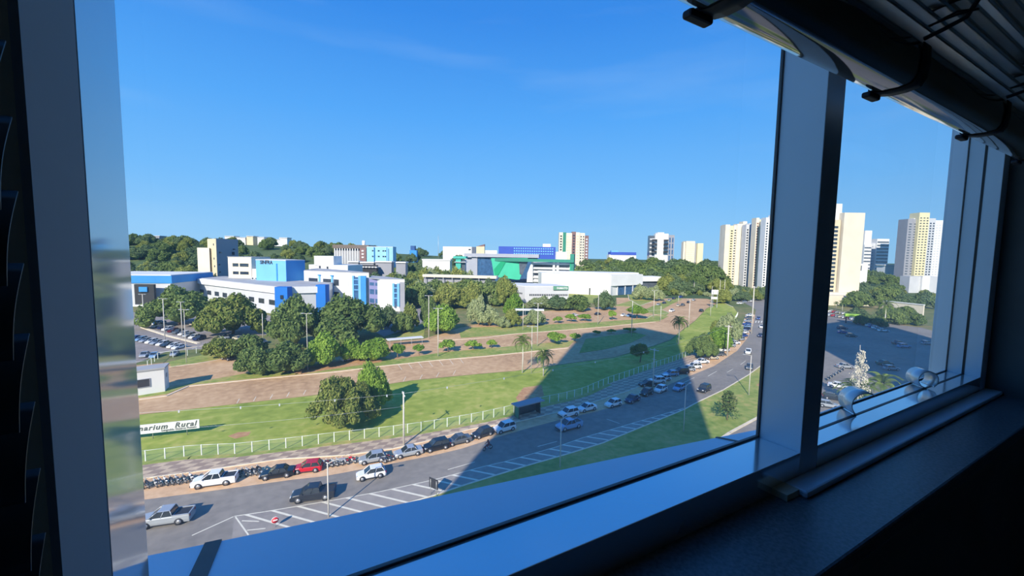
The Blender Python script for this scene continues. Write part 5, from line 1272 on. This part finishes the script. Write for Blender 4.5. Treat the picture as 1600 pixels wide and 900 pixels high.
# left parking lot
la = tang([(220, 512), (310, 537)], 260)
LOT = 'cars in the left parking lot'
cols_ = ['white', 'blue', 'silver', 'white', 'silver', 'white', 'dark', 'white', 'silver', 'white']
for i in range(9):
    t = i / 8.0
    car(212 + 68 * t, 529 + 14 * t + 1.5, la - 1.15, 'hatch' if i % 2 else 'sedan', ['blue', 'lightblue', 'silver', 'white', 'silver', 'white', 'dark', 'white', 'white'][i], '%s car, %s from the window frame in the front row of the left lot' % (['blue', 'pale blue', 'silver', 'white', 'silver', 'white', 'dark', 'white', 'white'][i], ORD[i]), LOT, detail=False)
for i, (x, y, pn) in enumerate(((226, 557, 'silver'), (241, 558, 'lightblue'), (273, 555, 'silver'))): car(x, y, la - 0.55, 'sedan', pn, ['silver sedan parked nearest the left window frame in the lot', 'pale blue sedan parked second from the left frame in the lot', 'silver blue sedan parked alone beside the lot fence'][i], LOT)
for i in range(9):
    t = i / 8.0; car(246 + 66 * t, 511 + 20 * t, la - 1.1, 'hatch' if i % 2 else 'suv', ['white', 'navy', 'white', 'maroon', 'grey', 'white', 'silver', 'white', 'navy'][i], '%s car, %s in the row behind the white strip of the left lot' % (['white', 'dark blue', 'white', 'maroon', 'grey', 'white', 'silver', 'white', 'dark blue'][i], ORD[i]), LOT, detail=False)
for i in range(7):
    t = i / 6.0; car(212 + 40 * t, 506 + 1 * t, la - 1.1, 'suv' if i % 2 else 'hatch', ['white', 'grey', 'white', 'white', 'blue', 'white', 'white'][i], '%s car, %s in the farthest row of the left lot by the trees' % (['white', 'grey', 'white', 'white', 'blue', 'white', 'white'][i], ORD[i]), LOT, detail=False)
for x, y, pn in ((350, 529, 'silver'), (372, 531, 'beige'), (398, 534, 'grey'), (356, 562, 'black'), (410, 536, 'grey')): car(x, y, la + .1, 'sedan', pn, '%s car half hidden under the trees of the inner road, %s' % (pn, {350: 'first', 372: 'second', 398: 'third', 356: 'beside the round trees', 410: 'fourth'}[x]), LOT, detail=False)
for x, y, pn in ((545, 563, 'white'), (561, 561, 'dark')): car(x, y, 0.25, 'sedan', pn, '%s car in the shade under the round roadside trees' % ('white' if pn == 'white' else 'dark'), detail=False)
# middle car park
rnd = random.Random(5)
CN = {'lightblue': 'pale blue', 'dark': 'dark grey', 'navy': 'dark blue'}
for i in range(26):
    x = 606 + rnd.random() * 118; y = 446 + rnd.random() * 48; pn = rnd.choice(['white', 'white', 'silver', 'grey', 'lightblue', 'dark']); kd = rnd.choice(['hatch', 'sedan', 'suv'])
    car(x, y, rnd.choice([0.3, 1.8]) + rnd.random() * .1, kd, pn, 'small %s %s in the %s %s of the middle car park' % (CN.get(pn, pn), {'hatch': 'hatchback', 'sedan': 'sedan', 'suv': 'tall car'}[kd], 'far' if y < 470 else 'near', 'left part' if x < 650 else ('centre' if x < 690 else 'right part')), 'cars in the middle car park', detail=False)
for x, y, pn in ((934, 492, 'dark'), (898, 494, 'white'), (975, 494, 'white'), (984, 494.5, 'lightblue')): car(x, y, 0.2, 'sedan', pn, {934: 'dark car parked alone in the brown yard before the white hall', 898: 'white car parked between the small trees of the upper yard', 975: 'white car under the bushy tree left of the pickup', 984: 'pale blue car under the bushy tree left of the pickup'}[x], detail=False)
# right-hand car park
for x, y, kd, pn, lab in ((1050, 487, 'pickup', 'white', 'white pickup truck parked on the open brown yard'), (1029, 477, 'sedan', 'silver', 'silver sedan at the left end of the upper yard row'), (1038, 474.5, 'sedan', 'navy', 'dark blue sedan in the upper yard row'), (1046, 470.5, 'hatch', 'silver', 'silver hatchback in the upper yard row'), (1053, 467.5, 'suv', 'navy', 'navy car near the right end of the upper yard row'), (1064, 465, 'pickup', 'blue', 'blue grey pickup at the right end of the upper yard row'),
                          (1067, 478, 'suv', 'grey', 'dark grey car in the lower yard row beside the grass'), (1060, 478.5, 'hatch', 'beige', 'beige hatchback in the lower yard row'), (1076, 473.5, 'hatch', 'dark', 'dark hatchback in the lower yard row by the pole'), (1084, 470, 'sedan', 'silver', 'silver sedan at the right end of the lower yard row'), (1096, 487, 'suv', 'dark', 'dark car alone on the right of the brown yard')):
    car(x, y, 0.35, kd, pn, lab, 'cars in the right-hand yard', detail=False)
# street seen through the right window
for x, y, kd, pn, h, lab in ((1320, 575, 'sedan', 'silver', -0.6, 'silver car parked on the sunlit street corner in the right window'), (1310, 606, 'sedan', 'white', -1.2, 'white car below the motorcycles in the right window'), (1301, 624, 'hatch', 'dark', -1.0, 'dark car low beside the mullion in the right window'), (1294, 636, 'hatch', 'silver', -1.0, 'pale car lowest beside the mullion in the right window'),
                             (1318, 521, 'sedan', 'blue', -0.7, 'blue car on the shaded street in the right window'), (1330, 526, 'hatch', 'grey', -0.7, 'grey car on the shaded street in the right window'), (1316, 514, 'hatch', 'navy', -0.7, 'navy car far on the shaded street in the right window'), (1382, 570, 'sedan', 'green', -0.55, 'green grey sedan in deep shade in the right window'), (1392, 578, 'hatch', 'silver', -0.55, 'silver hatchback in deep shade in the right window'),
                             (1404, 538, 'sedan', 'grey', -0.5, 'grey sedan parked by the shaded kerb in the right window'), (1412, 543, 'suv', 'lightblue', -0.5, 'pale car parked by the shaded kerb in the right window'), (1448, 538, 'hatch', 'silver', -0.5, 'silver car near the right jamb')):
    car(x, y, h, kd, pn, lab, detail=y > 530)
for i in range(14):
    car(1300 + (i % 7) * 5.5, 488 + (i // 7) * 6 + (i % 7) * .9, -0.9, 'hatch' if i % 2 else 'sedan', ['white', 'red', 'silver', 'beige', 'white', 'maroon', 'grey'][i % 7], '%s car, %s in the %s row of the sunlit lot beneath the cream tower' % (['white', 'red', 'silver', 'beige', 'white', 'maroon', 'grey'][i % 7], ORD[i % 7], 'near' if i > 6 else 'far'), 'cars beneath the cream tower', detail=False)
for i in range(10):
    car(1335 + i * 5, 500 + i * 2.0, -0.75, 'hatch', ['white', 'silver', 'white', 'grey', 'beige', 'white', 'blue', 'white', 'silver', 'white'][i], 'small %s car, %s along the far kerb of the shaded street' % (['white', 'silver', 'white', 'grey', 'beige', 'white', 'blue', 'white', 'silver', 'white'][i], ORD[i]), 'cars along the far shaded kerb', detail=False)
for i in range(7): motorbike(1293 + i * 4.2, 594 - i * 2.6, 0.3, ['black', 'dark', 'grey', 'silver'][i % 4], 'motorcycle in the slanting street row in the right window, %s from the kerb' % ORD[i], 'motorcycles in the right window street')

# ================================================================== TREES
for a_ in ((281, 508, 92, 443, 'big', 'broad dark green tree left of the yellowish tree'), (364, 522, 98, 455, 'olive', 'broad yellowish green tree before the low white complex'), (462, 541, 76, 457, 'big', 'broad dark olive tree below the cobalt pylon'), (544, 531, 112, 456, 'big', 'broadest dark green tree before the white wings'),
           (397, 585, 50, 540, 'round', 'round clipped dark tree, leftmost by the brown roadway'), (450, 582, 62, 532, 'round', 'round olive tree second by the brown roadway'), (506, 571, 56, 517, 'bright', 'round bright green tree beside the lamp pole'), (551, 563, 40, 527, 'bright', 'small round bright tree left of a twin'), (584, 564, 44, 526, 'bright', 'round bright tree right of its smaller twin')):
    tree(*a_, skirt=0.03)
for a_ in ((621, 559, 24, 536, 'umbrella', 'small umbrella shaped tree, first from the left in the verge'), (655, 555, 20, 537, 'umbrella', 'small umbrella shaped tree, second from the left in the verge'), (700, 549, 30, 530, 'umbrella', 'small umbrella shaped tree just right of the lamp post'), (739, 547, 26, 531, 'umbrella', 'small umbrella shaped tree in the middle of the verge row'), (768, 544, 18, 530, 'umbrella', 'smallest umbrella shaped tree of the verge row'), (867, 537, 32, 518, 'umbrella', 'small umbrella shaped tree left of the tower shadow'),
           (899, 534, 20, 520, 'umbrella', 'small umbrella tree at the shadow edge'), (872, 505, 16, 494, 'umbrella', 'tiny tree at the left of the upper verge'), (892, 503, 18, 490, 'umbrella', 'tiny tree second along the upper verge'), (914, 502, 22, 490, 'umbrella', 'tiny wide tree third along the upper verge'), (956, 500, 14, 484, 'umbrella', 'tiny tree right of the upper verge pole'), (995, 498, 32, 476, 'bright', 'bushy green tree beside the parked pale cars'),
           (955, 521, 14, 514, 'umbrella', 'small tree in shade, left'), (932, 523, 14, 516, 'umbrella', 'small tree in shade, farthest left'), (985, 519, 22, 512, 'umbrella', 'small tree in shade, right of the pole'), (1000, 566, 34, 535, 'oliveb', 'tree standing in the tower shadow on the lawn')):
    tree(*a_, skirt=0.35)
# large near tree: lower dark part and a brighter companion behind it
tree(536, 668, 100, 586, 'near', 'large leaning olive tree on the lawn by the white fence', skirt=0.08)
tree(583, 640, 60, 562, 'nearb', 'bright green tree right behind the large olive tree', skirt=0.06)
for a_ in ((692, 520, 54, 474, 'bright', 'dense bright green tree beside two lamp posts'), (672, 512, 30, 462, 'big', 'dark tree left behind the bright tree'), (640, 516, 34, 470, 'oliveb', 'loose olive tree left of the lamp posts'), (748, 508, 34, 458, 'pale', 'pale leaved tree at the left of the pale group'), (765, 509, 30, 475, 'pale', 'pale rounded tree in front of the pale group'), (803, 494, 34, 457, 'bright', 'round bright tree before the grey building'), (800, 510, 30, 480, 'oliveb', 'olive tree below the round bright tree'), (835, 508, 32, 482, 'pale', 'pale tree below the walkway canopy'), (786, 512, 20, 492, 'pale', 'small pale tree under the pale group'),
           (788, 478, 44, 428, 'oliveb', 'tall olive tree below the green panel'), (765, 474, 34, 432, 'wood', 'dark tree left of the green panel'), (846, 482, 40, 461, 'pale', 'greyish tree before the green sign'), (872, 484, 42, 460, 'wood', 'greyish green tree second before the green sign'), (900, 485, 42, 459, 'wood2', 'dark green tree right of the green sign'), (944, 484, 30, 452, 'wood', 'dark tree before the white hall'),
           (1001, 468, 26, 442, 'pale', 'pale silvery tree left before the porch'), (1022, 470, 26, 444, 'pale', 'pale silvery tree right before the porch'), (700, 482, 60, 438, 'oliveb', 'wide olive tree behind the middle car park'), (738, 482, 40, 437, 'oliveb', 'olive tree right behind the middle car park'), (652, 480, 40, 440, 'wood2', 'dark tree behind the middle car park'),
           (345, 560, 60, 524, 'oliveb', 'loose grey green tree left of the round trees'), (388, 558, 50, 520, 'wood2', 'dark loose tree behind the leftmost round tree'), (606, 512, 34, 474, 'wood', 'dark tree in shade beside the white end wing'), (630, 520, 30, 486, 'wood2', 'small dark tree at the edge of the shaded lot'),
           (1096, 560, 44, 518, 'big', 'dark bushy tree beside the far end of the fence'), (1125, 548, 34, 508, 'bright', 'bright green tree right of the bushy fence tree'), (1138, 532, 36, 485, 'pale', 'tall greyish tree beside the parked avenue cars'), (1122, 528, 34, 498, 'oliveb', 'olive tree on the slope left of the avenue'), (1102, 552, 30, 520, 'oliveb', 'olive tree between bushy and bright tree')):
    tree(*a_, skirt=0.05)
# layered tree on the median
p = gp(1136, 657); D = p.dot(_fh); H = zat(1136, 611, D); r = empty('layered_tree', p); tag(r, 'small dark tree with flat branch layers on the grass median', 'tree')
mb = MB(); mb.tube([(0, 0, 0), (0.1, 0, H * .5), (0, 0, H)], .1, M_bark, 7, .03); mb.build('trunk', r)
rnd = random.Random(8)
for i in range(7):
    z = H * (.36 + .10 * i); R = 2.7 * (1.05 - .11 * i); mb = MB(); vs = []; fs = []
    for k in range(240):
        a_ = rnd.random() * 6.283; q = R * sqrt(rnd.random()) * (0.75 + .25 * sin(a_ * 3 + i)); c = Vector((q * cos(a_), q * sin(a_), z + rnd.gauss(0, .10) - q * .08)); s = .15 + .1 * rnd.random(); o = len(vs)
        e1 = Vector((rnd.gauss(0, 1), rnd.gauss(0, 1), rnd.gauss(0, .35))).normalized() * s; e2 = Vector((-e1.y, e1.x, rnd.gauss(0, .1)))
        vs += [c - e1, c + e2 * .6, c + e1, c - e2 * .6]; fs.append([o, o + 1, o + 2, o + 3])
    mb.add(vs, fs, L_big)
    for k in range(5): a_ = 6.283 * k / 5 + i; mb.tube([(0, 0, z - .1), (R * .8 * cos(a_), R * .8 * sin(a_), z - .05)], .03, M_bark, 5, .01)
    mb.build('branch_layer', r)
palm(816, 583, 34, 527, 'feathery palm on the sunlit lawn beside the dark palm'); palm(849, 588, 34, 549, 'dark palm at the edge of the tower shadow', nf=20); palm(1060, 538, 28, 497, 'palm on the right lawn beyond the tower shadow', nf=20)
for a_ in ((1075, 458, 14, 434, 'palm before the dark woods, left of two'), (1084, 460, 14, 432, 'palm before the dark woods, right of two'), (1382, 509, 30, 470, 'drooping palm beyond the shaded street in the right window'), (1316, 486, 14, 471, 'thin palm against the cream podium'), (1306, 484, 9, 472, 'smaller thin palm against the cream podium')): palm(*a_)
palm(1340, 632, 60, 600, 'wide green palm below the bleached tree in the right window', nf=18); palm(1376, 634, 50, 588, 'taller yellowish palm right of the wide green palm', nf=16)
# bleached upright tree with pale hanging strands (right window)
D = depth(1339, 640); p = gp(1339, 640); H = zat(1345, 540, D); r = empty('bleached_tree', p); tag(r, 'tall bleached tree with pale hanging strands above the palms', 'tree')
mb = MB(); mb.tube([(0, 0, 0), (0.1, .1, H * .5), (0.3, .5, H)], .16, M_pole, 8, .04); mb.build('trunk', r)
rnd = random.Random(11); vs = []; fs = []; br = MB()
for i in range(16):
    a_ = i * 2.4; t = .30 + .66 * i / 16; R = 2.6 * (1 - t) ** .8 + .15; z = H * t
    br.tube([(0.2 * t, .3 * t, z - .5), (R * .6 * cos(a_), R * .6 * sin(a_), z + .3), (R * cos(a_), R * sin(a_), z)], .05, M_pole, 5, .015)
    for k in range(70):
        u = .2 + .8 * rnd.random(); c = Vector((R * u * cos(a_) + rnd.gauss(0, .16), R * u * sin(a_) + rnd.gauss(0, .16), z + .2 - rnd.random() * 1.5)); o = len(vs); s = .05 + .05 * rnd.random(); h_ = .16 + .2 * rnd.random(); q = rnd.random() * 3
        e = Vector((cos(q) * s, sin(q) * s, 0)); vs += [c - e, c + e, c + e - Vector((0, 0, h_)), c - e - Vector((0, 0, h_))]; fs.append([o, o + 1, o + 2, o + 3])
br.build('branches', r); mb = MB(); mb.add(vs, fs, L_bleach); mb.build('strands', r)

def wood(px0, px1, D0, D1, n, h0, h1, kinds, label, group, seed, wmul=1.0):
    rnd = random.Random(seed)
    for i in range(n):
        px = px0 + (px1 - px0) * (i + rnd.random()) / n if n < 12 else px0 + (px1 - px0) * rnd.random()
        d = D0 + (D1 - D0) * rnd.random(); p = col(px, d); p.z = terrain(p.x, p.y) - .3
        h = h0 + (h1 - h0) * rnd.random(); R = h * (.55 + .25 * rnd.random()) * wmul
        kd = kinds[i % len(kinds)]
        f_ = (d - D0) / (D1 - D0); lab = ('low ' if h < (h0 + h1) / 2 else 'tall ') + {'wood': 'dark', 'wood2': 'deep green', 'oliveb': 'olive', 'pale': 'pale'}[kd] + ' ' + label.replace('tall dark tree', 'tree').replace('dark tree', 'tree').replace('low bushy tree', 'bushy tree')
        lab += ', %s row' % ('front' if f_ < .34 else ('middle' if f_ < .67 else 'rear'))
        r = empty('woodland_tree', p, rnd.random() * 6.28); tag(r, lab, 'tree', group)
        t = link('trunk', TR[i % 3], r); t.scale = (h * .3, h * .3, h * .6)
        c = link('crown', CR[kinds[i % len(kinds)]], r, (0, 0, h * .06)); c.scale = (R, R, h * .94)
K = ['wood', 'wood2', 'wood', 'oliveb']
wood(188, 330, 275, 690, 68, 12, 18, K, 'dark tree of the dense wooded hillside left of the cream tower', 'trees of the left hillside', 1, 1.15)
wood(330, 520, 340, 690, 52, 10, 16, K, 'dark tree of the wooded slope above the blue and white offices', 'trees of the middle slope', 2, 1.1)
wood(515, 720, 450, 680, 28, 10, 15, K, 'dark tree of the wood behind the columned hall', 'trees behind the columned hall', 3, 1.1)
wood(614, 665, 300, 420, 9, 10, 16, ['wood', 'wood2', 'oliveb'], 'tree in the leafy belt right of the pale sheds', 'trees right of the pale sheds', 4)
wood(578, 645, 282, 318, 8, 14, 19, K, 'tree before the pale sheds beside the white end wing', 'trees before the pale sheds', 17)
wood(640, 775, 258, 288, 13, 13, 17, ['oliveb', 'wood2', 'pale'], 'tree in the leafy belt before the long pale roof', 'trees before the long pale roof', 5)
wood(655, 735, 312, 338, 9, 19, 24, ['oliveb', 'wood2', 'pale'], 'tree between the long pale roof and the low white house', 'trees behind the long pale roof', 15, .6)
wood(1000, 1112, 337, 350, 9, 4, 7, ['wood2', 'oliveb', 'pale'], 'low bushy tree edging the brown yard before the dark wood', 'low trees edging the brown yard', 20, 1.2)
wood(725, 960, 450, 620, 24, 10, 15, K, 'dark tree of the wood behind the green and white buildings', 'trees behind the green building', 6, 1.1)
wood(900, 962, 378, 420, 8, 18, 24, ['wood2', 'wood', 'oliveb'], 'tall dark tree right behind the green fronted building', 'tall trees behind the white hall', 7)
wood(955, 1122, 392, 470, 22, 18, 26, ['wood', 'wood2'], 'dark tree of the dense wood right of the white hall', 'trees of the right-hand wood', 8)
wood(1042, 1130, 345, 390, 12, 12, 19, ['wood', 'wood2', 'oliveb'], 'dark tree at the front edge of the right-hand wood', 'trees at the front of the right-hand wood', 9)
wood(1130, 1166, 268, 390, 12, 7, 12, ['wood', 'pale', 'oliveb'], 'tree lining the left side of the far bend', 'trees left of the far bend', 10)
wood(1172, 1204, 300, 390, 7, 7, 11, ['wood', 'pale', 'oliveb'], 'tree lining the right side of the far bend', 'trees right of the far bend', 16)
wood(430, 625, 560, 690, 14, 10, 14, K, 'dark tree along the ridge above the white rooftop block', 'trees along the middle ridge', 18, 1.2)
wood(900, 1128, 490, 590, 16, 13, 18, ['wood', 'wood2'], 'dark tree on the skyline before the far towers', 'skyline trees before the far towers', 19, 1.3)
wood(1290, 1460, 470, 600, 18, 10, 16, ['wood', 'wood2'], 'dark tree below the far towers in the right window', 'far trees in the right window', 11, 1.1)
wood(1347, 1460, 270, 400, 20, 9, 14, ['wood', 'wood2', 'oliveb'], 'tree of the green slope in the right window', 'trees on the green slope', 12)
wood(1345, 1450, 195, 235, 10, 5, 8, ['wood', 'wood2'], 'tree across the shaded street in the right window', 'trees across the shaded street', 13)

# ================================================================== POLES
pole(631, 697, 612, 'utility', 'concrete utility pole behind the silver sedan, carrying the wires', heading=tang(ROADTOP, 631))
pole(1020, 607, 544, 'utility', 'pale utility pole standing in the tower shadow', heading=tang(ROADTOP, 1020)); pole(1136, 557, 508, 'utility', 'pale utility pole beside the parked avenue cars', heading=tang(ROADTOP, 1136))
pole(1174, 521, 447, 'utility', 'tall pale pole at the far bend of the avenue', heading=1.0)
pole(513.5, 808, 723, 'arm', 'slim lamp post on the hatched strip in front of the dark pickup', heading=tang(HATCHA, 513)); pole(875, 731, 655, 'arm', 'lamp post in the shaded median', heading=tang(HATCHA, 875)); pole(1068, 675, 603, 'arm', 'lamp post on the median at the shadow edge', heading=tang(ROADTOP, 1068)); pole(1170, 618, 555, 'arm', 'lamp post on the sunlit grass median', heading=2.6)
for px, b_, t_, lab in ((225.5, 514, 460, 'tee headed lamp post nearest the pavilion'), (258, 535, 467, 'tee headed lamp post second in the left lot'), (285, 527, 472, 'tee headed lamp post third in the left lot'), (291.5, 568, 484, 'tee headed lamp post in front of the left lot fence'), (411, 530, 490, 'slim pole beside the yellowish tree'), (481, 578, 490, 'tee headed lamp post among the round trees'), (670, 529, 462, 'left one of two tee headed lamp posts'), (684.5, 557, 482, 'tee headed lamp post on the brown path crossing'),
                       (817, 516, 474, 'slim post behind the walkway canopy'), (830, 583, 510, 'pale post right beside the feathery palm'), (839.5, 541, 474, 'tall pale lamp post left of the umbrella tree'), (934, 507, 453, 'lamp post before the white hall'), (986.5, 526, 470, 'dark slim lamp post on the shaded island'), (1021, 497, 454, 'lamp post at the left of the right-hand yard'), (1032, 503, 478, 'low post on the yard island'), (1076, 512, 468, 'lamp post at the right edge of the brown yard'), (1110, 494, 462, 'post on the sunlit grass slope'), (1112, 468, 447, 'lamp post at the far fence, left'), (1124, 470, 437, 'lamp post at the far fence, middle'), (1131, 472, 437, 'lamp post at the far fence, right'), (1060, 474, 462, 'small lamp post between the yard rows'), (1149, 460, 447, 'small post at the far bend')):
    pole(px, b_, t_, 'tee' if (b_ - t_) > 40 and 'slim' not in lab else 'plain', lab)
# mast on the ridge
p = col(685, 600); r = empty('radio_mast', p); tag(r, 'thin far radio mast on the ridge', 'mast'); mb = MB(); mb.tube([(0, 0, tz(p)), (0, 0, zat(685, 366, 600))], .35, M_steel, 6, .15); mb.build('shaft', r); mb = MB(); mb.tube([(-1.2, 0, zat(685, 372, 600)), (1.2, 0, zat(685, 372, 600))], .15, M_steel, 5); mb.build('crossarm', r)

# overhead wires along the pavement with small spacers
def wire(p, q, sag, label, rad=0.016, sp=0):
    mb = MB(); pts = []
    for i in range(17):
        t = i / 16; v = p.lerp(q, t); v.z -= sag * 4 * t * (1 - t); pts.append(v)
    mb.tube(pts, rad, M_steel, 5); o = mb.build('overhead_wire'); tag(o, label, 'wire')
    for k in range(sp):
        t = (k + .7) / sp; i = min(15, int(t * 16)); v = pts[i]; s = MB(); s.box(v.x - .09, v.x + .09, v.y - .09, v.y + .09, v.z - .28, v.z + .05, M_hlamp); s.build('spacer', o)
P0 = gp(631, 697); d0 = (gp(227, 722) - gp(458, 700)).normalized(); h0 = zat(631, 612, P0.dot(_fh))
Pl = P0 + d0 * 42; P1 = gp(1020, 607); h1 = zat(1020, 544, P1.dot(_fh)); P2 = gp(1136, 557); h2 = zat(1136, 508, P2.dot(_fh))
V = lambda p, z: Vector((p.x, p.y, z))
wire(V(P0, h0 - .3), V(Pl, h0 - .3), .35, 'upper overhead wire from the near utility pole to the left', sp=6)
wire(V(P0, h0 * .72 + .1), V(Pl, h0 * .72 - .4), .5, 'lower overhead wire from the near utility pole to the left')
wire(V(P0, h0 - .3), V(P1, h1 - .3), .5, 'upper overhead wire between the near and the shaded utility pole', sp=5)
wire(V(P1, h1 - .3), V(P2, h2 - .3), .4, 'overhead wire from the shaded pole to the avenue pole')
